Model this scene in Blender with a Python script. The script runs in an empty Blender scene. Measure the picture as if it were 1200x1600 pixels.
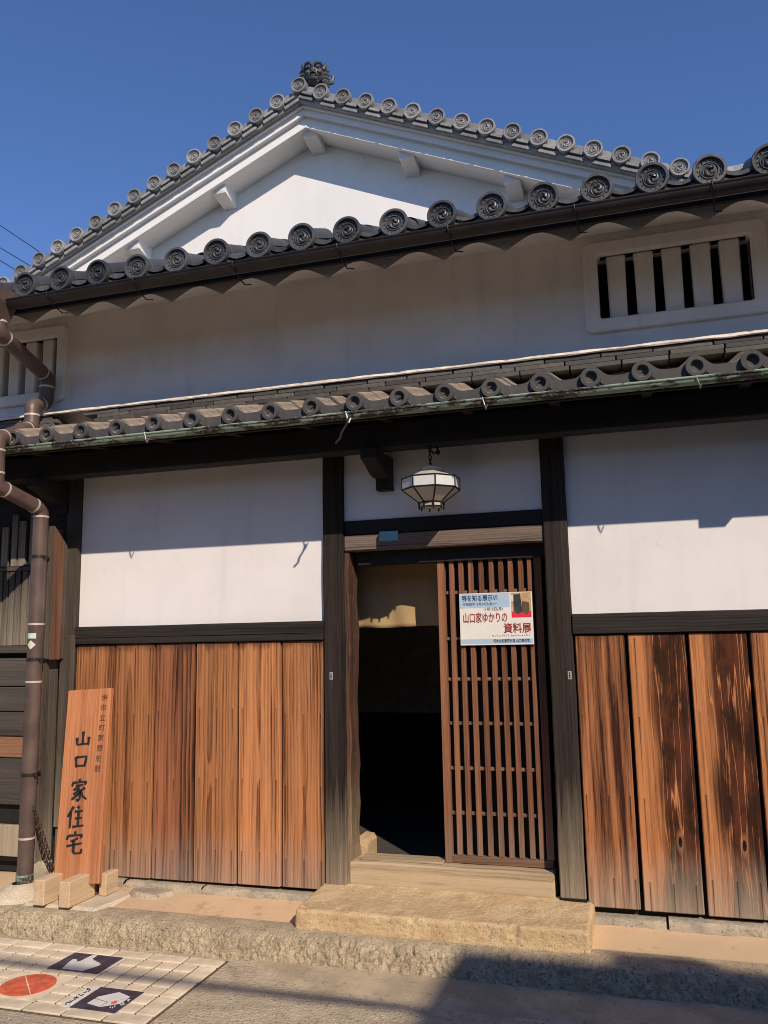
import bpy, bmesh, math, random
from mathutils import Vector, Matrix, noise
random.seed(7)
SC = bpy.context.scene
COL = SC.collection
PI = math.pi

# ------------------------------------------------------------ camera, sky, sun, exposure
cam_d = bpy.data.cameras.new('camera')
cam = bpy.data.objects.new('camera', cam_d)
COL.objects.link(cam)
cr = Vector((0.95491629, 0.29629223, -0.01859543))
cu = Vector((0.06240314, -0.13909139, 0.98831141))
cf = Vector((-0.29024253, 0.94491507, 0.1513102))
cam.matrix_world = Matrix(((cr.x, cu.x, -cf.x, 0.0), (cr.y, cu.y, -cf.y, -4.6), (cr.z, cu.z, -cf.z, 1.55), (0, 0, 0, 1)))
cam_d.sensor_fit = 'VERTICAL'
cam_d.sensor_height = 36.0
cam_d.lens = 1308.9 / 1600 * 36.0
cam_d.clip_start = 0.05
cam_d.clip_end = 1000
SC.camera = cam

SUN = Vector((0.80, -1.0, 0.90)).normalized()
world = bpy.data.worlds.new('World')
SC.world = world
world.use_nodes = True
wt = world.node_tree
sky = wt.nodes.new('ShaderNodeTexSky')
sky.sky_type = 'NISHITA'
sky.sun_disc = False
sky.sun_elevation = math.asin(SUN.z)
sky.sun_rotation = math.atan2(SUN.x, SUN.y)
sky.air_density = 1.0
sky.dust_density = 0.0
sky.ozone_density = 3.0
wb = wt.nodes.new('ShaderNodeMix')        # white balance of the whole sky
wb.data_type = 'RGBA'
wb.blend_type = 'MULTIPLY'
wb.inputs[0].default_value = 1.0
wb.inputs[7].default_value = (0.86, 1.04, 1.42, 1.0)
wt.links.new(sky.outputs['Color'], wb.inputs[6])
wt.links.new(wb.outputs[2], wt.nodes['Background'].inputs['Color'])
wt.nodes['Background'].inputs['Strength'].default_value = 0.096
sun_d = bpy.data.lights.new('sun', 'SUN')
sun_d.energy = 4.4
sun_d.angle = math.radians(0.53)
sun_d.color = (1.0, 0.87, 0.74)
sun = bpy.data.objects.new('sun', sun_d)
COL.objects.link(sun)
sun.rotation_euler = (-SUN).to_track_quat('-Z', 'Y').to_euler()
sun.location = (6, -8, 9)
vs = SC.view_settings
vs.view_transform = 'Standard'
vs.look = 'None'
vs.exposure = 0.0
vs.gamma = 1.0
SC.cycles.max_bounces = 8
SC.cycles.use_denoising = True
SC.cycles.filter_width = 1.0
SC.cycles.sample_clamp_indirect = 4.0


# ------------------------------------------------------------ node helper
class G:
    def __init__(s, name):
        s.m = bpy.data.materials.new(name)
        s.m.use_nodes = True
        s.t = s.m.node_tree
        s.b = s.t.nodes['Principled BSDF']
        s.tc = s.t.nodes.new('ShaderNodeTexCoord')
        s._rnd = None

    def link(s, a, sock):
        if hasattr(a, 'links') or hasattr(a, 'node'):
            s.t.links.new(a, sock)
        elif isinstance(a, (tuple, list)):
            v = tuple(a)
            if len(v) == 3 and sock.type == 'RGBA':
                v = v + (1.0,)
            sock.default_value = v
        else:
            sock.default_value = a

    def m_(s, op, a, b=None, c=None, clamp=False):
        n = s.t.nodes.new('ShaderNodeMath')
        n.operation = op
        n.use_clamp = clamp
        for i, x in enumerate((a, b, c)):
            if x is not None:
                s.link(x, n.inputs[i])
        return n.outputs[0]

    def add(s, a, b): return s.m_('ADD', a, b)
    def sub(s, a, b): return s.m_('SUBTRACT', a, b)
    def mul(s, a, b, clamp=False): return s.m_('MULTIPLY', a, b, clamp=clamp)

    def rng(s, x, a, b, c=0.0, d=1.0, smooth=True):
        n = s.t.nodes.new('ShaderNodeMapRange')
        n.interpolation_type = 'SMOOTHSTEP' if smooth else 'LINEAR'
        s.link(x, n.inputs[0])
        for i, q in enumerate((a, b, c, d)):
            n.inputs[i + 1].default_value = q
        return n.outputs[0]

    def obj(s): return s.tc.outputs['Object']

    def sep(s, v):
        n = s.t.nodes.new('ShaderNodeSeparateXYZ')
        s.t.links.new(v, n.inputs[0])
        return n.outputs[0], n.outputs[1], n.outputs[2]

    def comb(s, x, y, z):
        n = s.t.nodes.new('ShaderNodeCombineXYZ')
        for i, q in enumerate((x, y, z)):
            s.link(q, n.inputs[i])
        return n.outputs[0]

    def rnd(s):
        if s._rnd is None:
            s._rnd = s.t.nodes.new('ShaderNodeObjectInfo').outputs['Random']
        return s._rnd

    def noise(s, vec, scale=1.0, detail=3.0, rough=0.55, dist=0.0):
        n = s.t.nodes.new('ShaderNodeTexNoise')
        s.t.links.new(vec, n.inputs['Vector'])
        n.inputs['Scale'].default_value = scale
        n.inputs['Detail'].default_value = detail
        n.inputs['Roughness'].default_value = rough
        n.inputs['Distortion'].default_value = dist
        return n.outputs[0]

    def voro(s, vec, scale, out='Distance', feature='F1'):
        n = s.t.nodes.new('ShaderNodeTexVoronoi')
        n.feature = feature
        s.t.links.new(vec, n.inputs['Vector'])
        n.inputs['Scale'].default_value = scale
        return n.outputs[out]

    def mix(s, f, a, b, blend='MIX'):
        n = s.t.nodes.new('ShaderNodeMix')
        n.data_type = 'RGBA'
        n.blend_type = blend
        s.link(f, n.inputs[0])
        s.link(a, n.inputs[6])
        s.link(b, n.inputs[7])
        return n.outputs[2]

    def bump(s, h, strength=0.4, dist=0.004):
        n = s.t.nodes.new('ShaderNodeBump')
        n.inputs['Strength'].default_value = strength
        n.inputs['Distance'].default_value = dist
        s.t.links.new(h, n.inputs['Height'])
        s.t.links.new(n.outputs[0], s.b.inputs['Normal'])

    def done(s, color, rough=0.8, metal=0.0, spec=0.3):
        s.link(color, s.b.inputs['Base Color'])
        s.link(rough, s.b.inputs['Roughness'])
        s.b.inputs['Metallic'].default_value = metal
        s.b.inputs['Specular IOR Level'].default_value = spec
        return s.m


def plain(name, c, rough=0.7, metal=0.0, var=0.15, scale=14.0, spec=0.3, bump=0.15, rv=0.0):
    g = G(name)
    n = g.noise(g.obj(), scale, 4)
    f = g.rng(n, 0.3, 0.7, 1 - var, 1 + var)
    if rv:
        f = g.mul(f, g.rng(g.rnd(), 0, 1, 1 - rv, 1 + rv, False))
    col = g.mix(1.0, c, g.comb(f, f, f), 'MULTIPLY')
    if bump:
        g.bump(n, bump, 0.003)
    return g.done(col, rough, metal, spec)


def wood(name, light, dark, axis='Z', ring=0.011, bandk=0.5, fibk=0.4, bigk=0.5, off=-0.3, bleach=None, bleach_h=0.3,
         bleach_w=0.15, streaks=False, twotone=None, knot=None, rough=0.8, bump=0.35, cathedral=0.12, rv=0.12, sill_shade=None):
    g = G(name)
    X, Y, Z = g.sep(g.obj())
    a, l = (X, Z) if axis == 'Z' else (Z, X)
    d = Y
    if axis == 'Y':
        a, l, d = X, Y, Z
    r = g.rnd()
    r50 = g.mul(r, 53.0)
    n1 = g.sub(g.noise(g.comb(g.add(g.mul(a, 4), r50), g.mul(d, 4), g.mul(l, 1.3)), 1, 2), 0.5)
    n2 = g.sub(g.noise(g.comb(g.add(r50, 3.3), g.mul(d, 1.0), g.mul(l, 0.95)), 1, 1.5), 0.5)
    cx = g.mul(g.sub(g.m_('FRACT', g.mul(r, 17.31)), 0.5), 0.10)
    Xc = g.add(g.sub(a, cx), g.mul(n1, 0.035))
    Lc = g.mul(n2, cathedral)
    rr = g.m_('SQRT', g.add(g.mul(Xc, Xc), g.add(g.mul(Lc, Lc), g.mul(d, d))))
    if knot:
        kx, kz, kr = knot
        dx = g.mul(g.sub(a, kx), 1.6)
        dz = g.mul(g.sub(l, kz), 0.55)
        kd = g.m_('SQRT', g.add(g.mul(dx, dx), g.mul(dz, dz)))
        push = g.m_('EXPONENT', g.mul(kd, -22.0))
        rr = g.add(rr, g.mul(push, 0.09))
    fine = g.noise(g.comb(g.add(g.mul(a, 60), r50), g.mul(d, 60), g.mul(l, 2.5)), 1, 3)
    rr = g.add(rr, g.mul(fine, 0.009))
    band = g.m_('FRACT', g.m_('DIVIDE', rr, ring))
    band = g.mul(g.m_('POWER', band, 1.5), g.rng(band, 0.9, 1.0, 1.0, 0.25))
    hair = g.noise(g.comb(g.add(g.mul(a, 330), r50), g.mul(d, 330), g.mul(l, 9)), 1, 3, 0.7)
    hair = g.rng(hair, 0.34, 0.66, 0.0, 1.0, False)
    fib = g.noise(g.comb(g.add(g.mul(a, 80), r50), g.mul(d, 80), g.mul(l, 1.3)), 1, 6, 0.8)
    fib = g.add(g.mul(g.rng(fib, 0.38, 0.62, 0.0, 1.0, False), 0.62), g.mul(hair, 0.38))
    big = g.noise(g.comb(g.add(g.mul(a, 16), r50), g.mul(d, 16), g.mul(l, 0.7)), 1, 4, 0.6)
    big = g.rng(big, 0.3, 0.7, 0.0, 1.0, False)
    f = g.add(g.add(g.mul(band, g.mul(g.add(g.mul(big, 1.1), 0.35), bandk)), g.mul(fib, fibk)), g.add(g.mul(big, bigk), off))
    f = g.m_('ADD', f, 0.0, clamp=True)
    col = g.mix(f, light, dark)
    fr = g.rng(g.m_('FRACT', g.mul(r, 7.77)), 0, 1, 1 - rv, 1 + rv, False)
    col = g.mix(1.0, col, g.comb(fr, fr, fr), 'MULTIPLY')
    if twotone:
        tcol, thr = twotone
        w = g.noise(g.comb(g.mul(a, 1.5), r50, g.mul(l, 1.1)), 1, 2)
        w2 = g.noise(g.comb(g.add(g.mul(a, 42), r50), 0.0, g.mul(l, 0.8)), 1, 5, 0.7)
        w3 = g.noise(g.comb(g.mul(a, 9.0), g.add(r50, 9), g.mul(l, 3.0)), 1, 4, 0.65)
        e = g.add(g.add(a, g.mul(g.sub(w, 0.5), 0.17)), g.mul(g.sub(w2, 0.5), 0.13))
        tm = g.rng(e, thr - 0.015, thr + 0.035)
        deep = g.rng(w3, 0.40, 0.60)
        dk = g.mix(deep, tcol, tuple(q * 0.22 for q in tcol))
        col = g.mix(g.mul(tm, 0.95), col, dk)
        rid = g.m_('ABSOLUTE', g.sub(g.noise(g.comb(g.add(g.mul(a, 20), r50), 3.0, g.mul(l, 0.9)), 1, 2), 0.5))
        ln = g.mul(g.rng(rid, 0.0, 0.022, 0.85, 0.0), g.rng(w3, 0.62, 0.42))
        col = g.mix(ln, col, tuple(q * 1.15 for q in light))
    if knot:
        kk = g.rng(g.m_('ADD', g.mul(kd, 1.0), g.mul(fib, 0.004)), kr * 0.8, kr * 1.05, 1.0, 0.0)
        halo = g.rng(kd, kr * 1.05, kr * 2.2, 1.0, 0.0)
        col = g.mix(g.mul(halo, 0.45), col, (0.42, 0.2, 0.09))
        col = g.mix(kk, col, (0.006, 0.005, 0.004))
    if bleach:
        bn = g.noise(g.comb(g.add(g.mul(a, 55), r50), g.mul(d, 55), g.mul(l, 1.6)), 1, 6, 0.7)
        bm = g.rng(g.add(l, g.mul(g.sub(bn, 0.5), bleach_w * 2.6)), bleach_h - bleach_w * 1.3, bleach_h + bleach_w * 1.3, 0.85, 0.0, False)
        bl = g.mix(f, bleach, tuple(q * 0.5 for q in bleach))
        col = g.mix(bm, col, bl)
    if sill_shade:  # shade below the sill, painted into the board tops
        th, tcol2 = sill_shade
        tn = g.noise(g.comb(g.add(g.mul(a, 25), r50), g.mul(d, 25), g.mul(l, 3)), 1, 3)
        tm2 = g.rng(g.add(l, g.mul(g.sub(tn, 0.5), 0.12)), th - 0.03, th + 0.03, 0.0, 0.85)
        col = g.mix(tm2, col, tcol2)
    if streaks:
        wob = g.mul(g.sub(g.noise(g.comb(r50, g.mul(a, 2), g.mul(l, 3)), 1, 2), 0.5), 0.006)
        aa = g.add(a, wob)
        ds = g.m_('MINIMUM', g.m_('ABSOLUTE', g.sub(g.m_('ABSOLUTE', aa), 0.108)), g.m_('ABSOLUTE', g.sub(aa, 0.004)))
        fr2 = g.m_('FRACT', g.m_('DIVIDE', g.add(g.sub(l, 0.19), g.mul(g.m_('FRACT', g.mul(r, 91.7)), 0.05)), 0.40))
        sl = g.mul(g.rng(fr2, 0.1, 0.98, 0.0, 0.0026, False), g.rng(g.noise(g.comb(g.add(g.mul(a, 14), r50), 2.0, g.mul(l, 1.5)), 1, 1), 0.36, 0.52))
        on = g.m_('LESS_THAN', ds, sl)
        soft = g.rng(ds, 0.0, 0.010, 0.45, 0.0)
        soft = g.mul(soft, g.rng(fr2, 0.0, 0.98, 0.0, 1.0))
        on = g.m_('MAXIMUM', g.mul(on, 0.75), g.mul(soft, 0.7))
        on = g.mul(on, g.m_('LESS_THAN', fr2, 0.99))
        col = g.mix(on, col, (0.018, 0.011, 0.008))
    g.bump(g.add(g.mul(band, 0.35), g.mul(fib, 1.0)), bump, 0.003)
    return g.done(col, rough, 0.0, 0.2)


M = {}


def plaster(name, c, dirt=0.12):
    g = G(name)
    n = g.noise(g.obj(), 2.2, 5, 0.6)
    n2 = g.noise(g.obj(), 90, 3)
    X, Y, Z = g.sep(g.obj())
    run = g.noise(g.comb(g.mul(X, 9), Y, g.mul(Z, 0.7)), 1, 4)
    f = g.mul(g.rng(n, 0.35, 0.75, 1.0, 1.0 - dirt), g.rng(run, 0.5, 0.8, 1.0, 1.0 - dirt * 0.8))
    col = g.mix(1.0, c, g.comb(f, g.mul(f, 0.995), g.mul(f, 0.985)), 'MULTIPLY')
    sp = g.rng(g.voro(g.obj(), 7.0), 0.0, 0.045, 0.35, 0.0)
    sp = g.mul(sp, g.rng(n, 0.5, 0.62))
    col = g.mix(sp, col, (0.3, 0.27, 0.24))
    wv = g.comb(g.add(X, g.mul(g.sub(n, 0.5), 0.5)), Y, g.add(Z, g.mul(g.sub(run, 0.5), 0.4)))
    ce = g.t.nodes.new('ShaderNodeTexVoronoi')
    ce.feature = 'DISTANCE_TO_EDGE'
    g.t.links.new(wv, ce.inputs['Vector'])
    ce.inputs['Scale'].default_value = 1.1
    ck = g.mul(g.rng(ce.outputs['Distance'], 0.0, 0.0035, 0.16, 0.0), g.rng(n, 0.48, 0.6))
    col = g.mix(ck, col, (0.32, 0.29, 0.26))
    g.bump(g.add(n2, g.mul(n, 3.0)), 0.12, 0.003)
    return g.done(col, 0.9, 0.0, 0.1)


M['plaster'] = plaster('white_plaster', (0.83, 0.785, 0.745), 0.08)
M['plaster_up'] = plaster('grey_white_plaster', (0.82, 0.765, 0.69), 0.16)
M['plaster_fascia'] = plaster('brown_fascia_plaster', (0.56, 0.495, 0.42), 0.3)  # browner, darker plaster for the wavy front face
M['plaster_gable'] = plaster('gable_plaster', (0.82, 0.80, 0.77), 0.06)
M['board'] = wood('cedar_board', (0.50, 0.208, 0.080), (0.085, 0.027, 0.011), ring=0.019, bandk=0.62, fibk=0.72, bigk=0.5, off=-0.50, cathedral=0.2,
                  bleach=(0.40, 0.315, 0.245), bleach_h=0.09, bleach_w=0.17, streaks=True, sill_shade=(1.345, (0.10, 0.04, 0.02)), rv=0.26)
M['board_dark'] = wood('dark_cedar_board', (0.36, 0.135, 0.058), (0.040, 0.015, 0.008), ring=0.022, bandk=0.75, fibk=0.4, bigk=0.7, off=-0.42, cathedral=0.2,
                       bleach=(0.36, 0.29, 0.24), bleach_h=0.10, bleach_w=0.16, streaks=True, sill_shade=(1.34, (0.08, 0.035, 0.02)))
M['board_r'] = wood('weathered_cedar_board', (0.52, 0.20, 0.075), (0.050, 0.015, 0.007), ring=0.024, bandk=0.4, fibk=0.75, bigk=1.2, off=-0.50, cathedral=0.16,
                    bleach=(0.46, 0.37, 0.27), bleach_h=0.12, bleach_w=0.16, streaks=True, sill_shade=(1.345, (0.09, 0.03, 0.015)), rv=0.05)
M['board_k'] = wood('scorched_cedar_board', (0.58, 0.23, 0.082), (0.11, 0.034, 0.013), ring=0.024, bandk=0.4, fibk=0.7, bigk=0.6, off=-0.48, cathedral=0.16,
                    bleach=(0.46, 0.37, 0.27), bleach_h=0.13, bleach_w=0.15, twotone=((0.090, 0.024, 0.010), -0.05), knot=(0.05, 0.335, 0.018), rv=0.04, streaks=True)
M['old'] = wood('old_dark_timber', (0.050, 0.036, 0.028), (0.007, 0.006, 0.006), ring=0.016, bandk=0.3, fibk=0.7, bigk=0.6, off=-0.35,
                bleach=(0.46, 0.36, 0.24), bleach_h=0.24, bleach_w=0.26, bump=0.6)
M['old_x'] = wood('old_dark_beam', (0.046, 0.038, 0.031), (0.009, 0.008, 0.007), axis='X', ring=0.016, bandk=0.45, fibk=0.7, bigk=0.5, off=-0.4, bump=0.5)
M['lintel'] = wood('weathered_lintel', (0.20, 0.15, 0.115), (0.045, 0.03, 0.022), axis='X', ring=0.010, bandk=0.75, fibk=0.4, bigk=0.3, off=-0.35, bump=0.6)
M['jamb'] = wood('reddish_jamb', (0.12, 0.058, 0.036), (0.010, 0.007, 0.006), ring=0.010, bandk=0.5, fibk=0.7, bigk=0.8, off=-0.5, bleach=(0.50, 0.38, 0.23),
                 bleach_h=0.30, bleach_w=0.28, bump=0.6)
M['lattice'] = wood('lattice_wood', (0.28, 0.122, 0.06), (0.045, 0.020, 0.013), ring=0.012, bandk=0.3, fibk=0.6, bigk=0.6, off=-0.4,
                    bleach=(0.30, 0.22, 0.155), bleach_h=0.10, bleach_w=0.16, rv=0.25)
M['rail'] = wood('lattice_rail_wood', (0.24, 0.14, 0.085), (0.07, 0.04, 0.028), axis='X', ring=0.012, bandk=0.3, fibk=0.6, bigk=0.5, off=-0.4)
M['thresh'] = wood('bleached_threshold', (0.50, 0.385, 0.235), (0.20, 0.13, 0.075), axis='X', ring=0.018, bandk=0.45, fibk=0.5, bigk=0.7, off=-0.5, bump=0.5)
M['greyw'] = wood('grey_weathered_wood', (0.125, 0.100, 0.076), (0.026, 0.021, 0.017), ring=0.010, bandk=0.4, fibk=0.6, bigk=0.5, off=-0.35,
                  bleach=(0.36, 0.30, 0.22), bleach_h=0.18, bleach_w=0.2, rv=0.25)
M['greyx'] = wood('grey_weathered_plank', (0.11, 0.093, 0.078), (0.035, 0.030, 0.026), axis='X', ring=0.010, bandk=0.4, fibk=0.6, bigk=0.5, off=-0.35, rv=0.2)
M['tanx'] = wood('tan_plank', (0.30, 0.155, 0.085), (0.11, 0.055, 0.03), axis='X', ring=0.012, bandk=0.4, fibk=0.6, bigk=0.5, off=-0.4)
M['palew'] = wood('pale_bleached_plank', (0.46, 0.37, 0.26), (0.22, 0.16, 0.10), ring=0.012, bandk=0.4, fibk=0.5, bigk=0.5, off=-0.4)
M['orangew'] = wood('orange_timber', (0.22, 0.105, 0.062), (0.06, 0.028, 0.018), ring=0.012, bandk=0.4, fibk=0.6, bigk=0.6, off=-0.4)
M['sign'] = wood('sign_board_wood', (0.62, 0.25, 0.105), (0.25, 0.082, 0.032), ring=0.020, bandk=0.25, fibk=0.6, bigk=0.6, off=-0.42,
                 bleach=(0.50, 0.26, 0.13), bleach_h=0.05, bleach_w=0.08, rough=0.6)
M['blocky'] = wood('sawn_block_wood', (0.60, 0.45, 0.28), (0.36, 0.24, 0.13), axis='Y', ring=0.010, bandk=0.4, fibk=0.5, bigk=0.4, off=-0.35)
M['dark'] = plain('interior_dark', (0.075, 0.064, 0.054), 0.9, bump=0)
M['darkwood'] = plain('near_black_wood', (0.020, 0.017, 0.015), 0.75, bump=0.2, scale=30)
M['inner_panel'] = plain('inner_panel', (0.45, 0.42, 0.39), 0.8, bump=0)


def tile_mat(name, c, top=None, rv=0.28, rough=0.5):
    g = G(name)
    n = g.noise(g.obj(), 18, 5, 0.65)
    n2 = g.noise(g.obj(), 120, 3)
    f = g.mul(g.rng(n, 0.3, 0.75, 0.75, 1.2), g.rng(g.rnd(), 0, 1, 1 - rv, 1 + rv, False))
    col = g.mix(1.0, c, g.comb(f, f, f), 'MULTIPLY')
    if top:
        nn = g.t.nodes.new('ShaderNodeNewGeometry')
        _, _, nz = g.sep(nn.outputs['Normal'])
        # sunlit tops painted as a paler colour on up-facing faces, with lichen
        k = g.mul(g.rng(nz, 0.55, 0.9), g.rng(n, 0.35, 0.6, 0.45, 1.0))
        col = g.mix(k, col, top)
    g.bump(g.add(n, g.mul(n2, 0.5)), 0.2, 0.003)
    return g.done(col, g.rng(n, 0.3, 0.7, rough - 0.1, rough + 0.15), 0.0, 0.4)


M['tile'] = tile_mat('smoked_roof_tile', (0.072, 0.071, 0.069), rough=0.38, rv=0.35)
M['tile_g'] = tile_mat('weathered_verge_tile', (0.265, 0.258, 0.247), rough=0.5)
M['tile_l'] = tile_mat('lichen_sunlit_tile', (0.085, 0.079, 0.072), top=(0.36, 0.28, 0.205), rv=0.18, rough=0.75)
M['noshi'] = tile_mat('flat_ridge_tile', (0.095, 0.086, 0.074), rv=0.38, rough=0.75)
M['noshi_top'] = plain('mortar_cap', (0.70, 0.62, 0.52), 0.9, var=0.2, scale=25)
M['oni'] = tile_mat('ornament_tile', (0.085, 0.085, 0.083), rough=0.4)


def stone(name, c1, c2, scale=30, bump=0.8, dist=0.012, dark=(0.1, 0.085, 0.065), dk=0.35, rough=0.9, grain=0.2, gf=6):
    g = G(name)
    n = g.noise(g.obj(), scale, 6, 0.7)
    n2 = g.noise(g.obj(), scale * 0.12, 4, 0.6)
    n3 = g.noise(g.obj(), scale * gf, 3, 0.6)
    col = g.mix(g.rng(n2, 0.35, 0.65), c1, c2)
    col = g.mix(g.mul(g.rng(n, 0.44, 0.34), dk), col, dark)
    f = g.rng(n3, 0.25, 0.75, 1 - grain, 1 + grain)
    col = g.mix(1.0, col, g.comb(f, f, f), 'MULTIPLY')
    g.bump(g.add(n, g.mul(n3, 0.25)), bump, dist)
    return g.done(col, rough, 0.0, 0.15)


M['step'] = stone('step_granite', (0.70, 0.52, 0.29), (0.58, 0.405, 0.215), 60, 0.9, 0.010, dk=0.55, grain=0.3, gf=5)
M['kerb'] = stone('rough_kerb_stone', (0.72, 0.58, 0.38), (0.54, 0.43, 0.28), 75, 1.0, 0.022, dk=0.95, grain=0.35, gf=3)
M['ledge'] = stone('ledge_mortar', (0.68, 0.465, 0.27), (0.56, 0.41, 0.25), 7, 0.12, 0.006, dk=0.3, grain=0.10, gf=30)
M['found'] = stone('foundation_stone', (0.56, 0.46, 0.32), (0.36, 0.315, 0.24), 50, 1.0, 0.012, dk=0.6)
M['conc'] = stone('pale_concrete', (0.64, 0.53, 0.375), (0.53, 0.45, 0.33), 25, 0.2, 0.004, dk=0.2)


def asphalt_mat():
    g = G('worn_asphalt')
    n = g.noise(g.obj(), 1.1, 5, 0.6)
    n2 = g.noise(g.obj(), 8, 5, 0.7)
    v = g.voro(g.obj(), 62.0, 'Color')
    vx, _, _ = g.sep(v)
    vd = g.voro(g.obj(), 62.0)
    v2, _, _ = g.sep(g.voro(g.obj(), 38.0, 'Color'))
    vd2 = g.voro(g.obj(), 38.0)
    base = g.mix(g.rng(n, 0.35, 0.65), (0.42, 0.345, 0.235), (0.52, 0.42, 0.28))
    chips = g.mix(g.rng(vx, 0.0, 1.0, 0, 1, False), (0.16, 0.13, 0.09), (0.68, 0.57, 0.41))
    col = g.mix(g.rng(vd, 0.42, 0.2), base, chips)
    pale = g.mul(g.rng(v2, 0.86, 0.93), g.rng(vd2, 0.30, 0.2))
    col = g.mix(pale, col, (0.55, 0.49, 0.39))
    f = g.rng(n2, 0.3, 0.7, 0.8, 1.15)
    col = g.mix(1.0, col, g.comb(f, f, f), 'MULTIPLY')
    g.bump(g.add(g.mul(vd, -1.0), g.mul(n2, 0.6)), 0.7, 0.006)
    return g.done(col, 0.9, 0.0, 0.2)


M['asphalt'] = asphalt_mat()
M['strip'] = stone('gutter_cement', (0.52, 0.415, 0.27), (0.38, 0.305, 0.20), 30, 0.35, 0.005, dk=0.45)
M['ptile'] = plain('cream_paving_tile', (0.72, 0.605, 0.42), 0.55, var=0.16, scale=13, rv=0.10, bump=0.1)
M['grout'] = plain('tile_grout', (0.12, 0.095, 0.06), 0.9, var=0.2, scale=60)
M['navy'] = plain('navy_tile', (0.048, 0.042, 0.066), 0.5, var=0.35, scale=25)
M['red'] = plain('red_orange_tile', (0.66, 0.135, 0.065), 0.5, var=0.25, scale=22)
M['white'] = plain('white_print', (0.72, 0.68, 0.62), 0.6, var=0.05, bump=0)
M['ink'] = plain('dark_ink', (0.022, 0.020, 0.022), 0.7, bump=0)
M['faded_ink'] = plain('faded_brown_ink', (0.085, 0.045, 0.025), 0.7, bump=0, var=0.3, scale=60)
M['grey_ink'] = plain('grey_ink', (0.16, 0.15, 0.15), 0.7, bump=0)
M['brown_m'] = plain('brown_metal', (0.032, 0.023, 0.020), 0.42, 0.2, var=0.2, scale=8, spec=0.5, bump=0.05)
M['pipe'] = plain('brown_downpipe', (0.120, 0.080, 0.064), 0.45, 0.1, var=0.22, scale=7, spec=0.45, bump=0.06)
M['band'] = plain('pale_solder_band', (0.62, 0.52, 0.43), 0.4, 0.2, bump=0)
M['wire'] = plain('steel_wire', (0.20, 0.17, 0.15), 0.4, 0.7, bump=0)
M['iron'] = plain('black_iron', (0.020, 0.018, 0.017), 0.5, 0.5, bump=0.2)
M['cable'] = plain('black_cable', (0.02, 0.02, 0.02), 0.6, bump=0)
M['rust'] = plain('rusty_chain_iron', (0.075, 0.045, 0.03), 0.7, 0.5, bump=0.2)


def copper():
    g = G('verdigris_copper')
    X, Y, Z = g.sep(g.obj())
    n = g.noise(g.comb(g.mul(X, 4.5), g.mul(Y, 14), g.mul(Z, 14)), 1, 5, 0.7)
    n2 = g.noise(g.obj(), 60, 3)
    col = g.mix(g.rng(n, 0.47, 0.53), (0.055, 0.045, 0.036), (0.27, 0.35, 0.245))
    col = g.mix(g.mul(g.rng(n2, 0.5, 0.7), 0.45), col, (0.40, 0.42, 0.31))
    g.bump(n2, 0.3, 0.003)
    return g.done(col, 0.75, 0.0, 0.3)


M['copper'] = copper()


def cloth():
    g = G('noren_linen')
    X, Y, Z = g.sep(g.obj())
    n = g.noise(g.comb(g.mul(X, 400), Y, g.mul(Z, 60)), 1, 3)
    n2 = g.noise(g.obj(), 6, 3)
    f = g.add(g.mul(n, 0.2), g.mul(n2, 0.25))
    col = g.mix(f, (0.46, 0.32, 0.16), (0.28, 0.185, 0.085))
    g.bump(n, 0.15, 0.001)
    return g.done(col, 0.95, 0, 0.05)


M['cloth'] = cloth()


def glass_pane(name, c):
    g = G(name)
    g.b.inputs['Transmission Weight'].default_value = 0.25
    n = g.noise(g.obj(), 20, 3)
    f = g.rng(n, 0.3, 0.7, 0.93, 1.0)
    return g.done(g.mix(1.0, c, g.comb(f, f, f), 'MULTIPLY'), 0.3, 0, 0.5)


M['milk'] = glass_pane('milk_glass', (0.86, 0.88, 0.80))
M['milk2'] = glass_pane('milk_glass_lower', (0.72, 0.66, 0.56))
M['lampm'] = plain('lamp_pale_metal', (0.52, 0.46, 0.37), 0.5, 0.1, bump=0.05)
M['paper'] = plain('poster_paper', (0.80, 0.755, 0.66), 0.5, var=0.03, bump=0)
M['pblue'] = plain('poster_blue', (0.43, 0.56, 0.66), 0.5, var=0.04, bump=0)
M['pred'] = plain('poster_dark_red', (0.33, 0.05, 0.045), 0.5, bump=0)
M['pink'] = plain('poster_bright_red', (0.72, 0.03, 0.05), 0.5, bump=0)
M['pnavy'] = plain('poster_navy', (0.05, 0.07, 0.14), 0.5, bump=0)
M['ptan'] = plain('poster_tan', (0.55, 0.37, 0.17), 0.5, bump=0, var=0.25)
M['pbrown'] = plain('poster_brown', (0.12, 0.085, 0.045), 0.5, bump=0, var=0.2)
M['pgrey'] = plain('poster_charcoal', (0.045, 0.05, 0.055), 0.5, bump=0, var=0.3)
M['tealtag'] = plain('teal_tag', (0.19, 0.42, 0.50), 0.5, bump=0)
M['mint'] = plain('mint_sticker', (0.60, 0.70, 0.60), 0.5, bump=0)
M['cream'] = plain('cream_sticker', (0.72, 0.70, 0.50), 0.5, bump=0)
M['alu'] = plain('alu_plate', (0.55, 0.50, 0.47), 0.45, 0.4, bump=0)
M['stucco'] = plain('beige_stucco', (0.48, 0.42, 0.34), 0.9, var=0.08, scale=5)
M['winglass'] = plain('dark_window_glass', (0.03, 0.035, 0.04), 0.1, 0.0, bump=0, spec=0.6)
M['polec'] = plain('pole_concrete', (0.40, 0.38, 0.35), 0.85, var=0.1)


# ------------------------------------------------------------ object helpers
WM = {}


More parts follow.
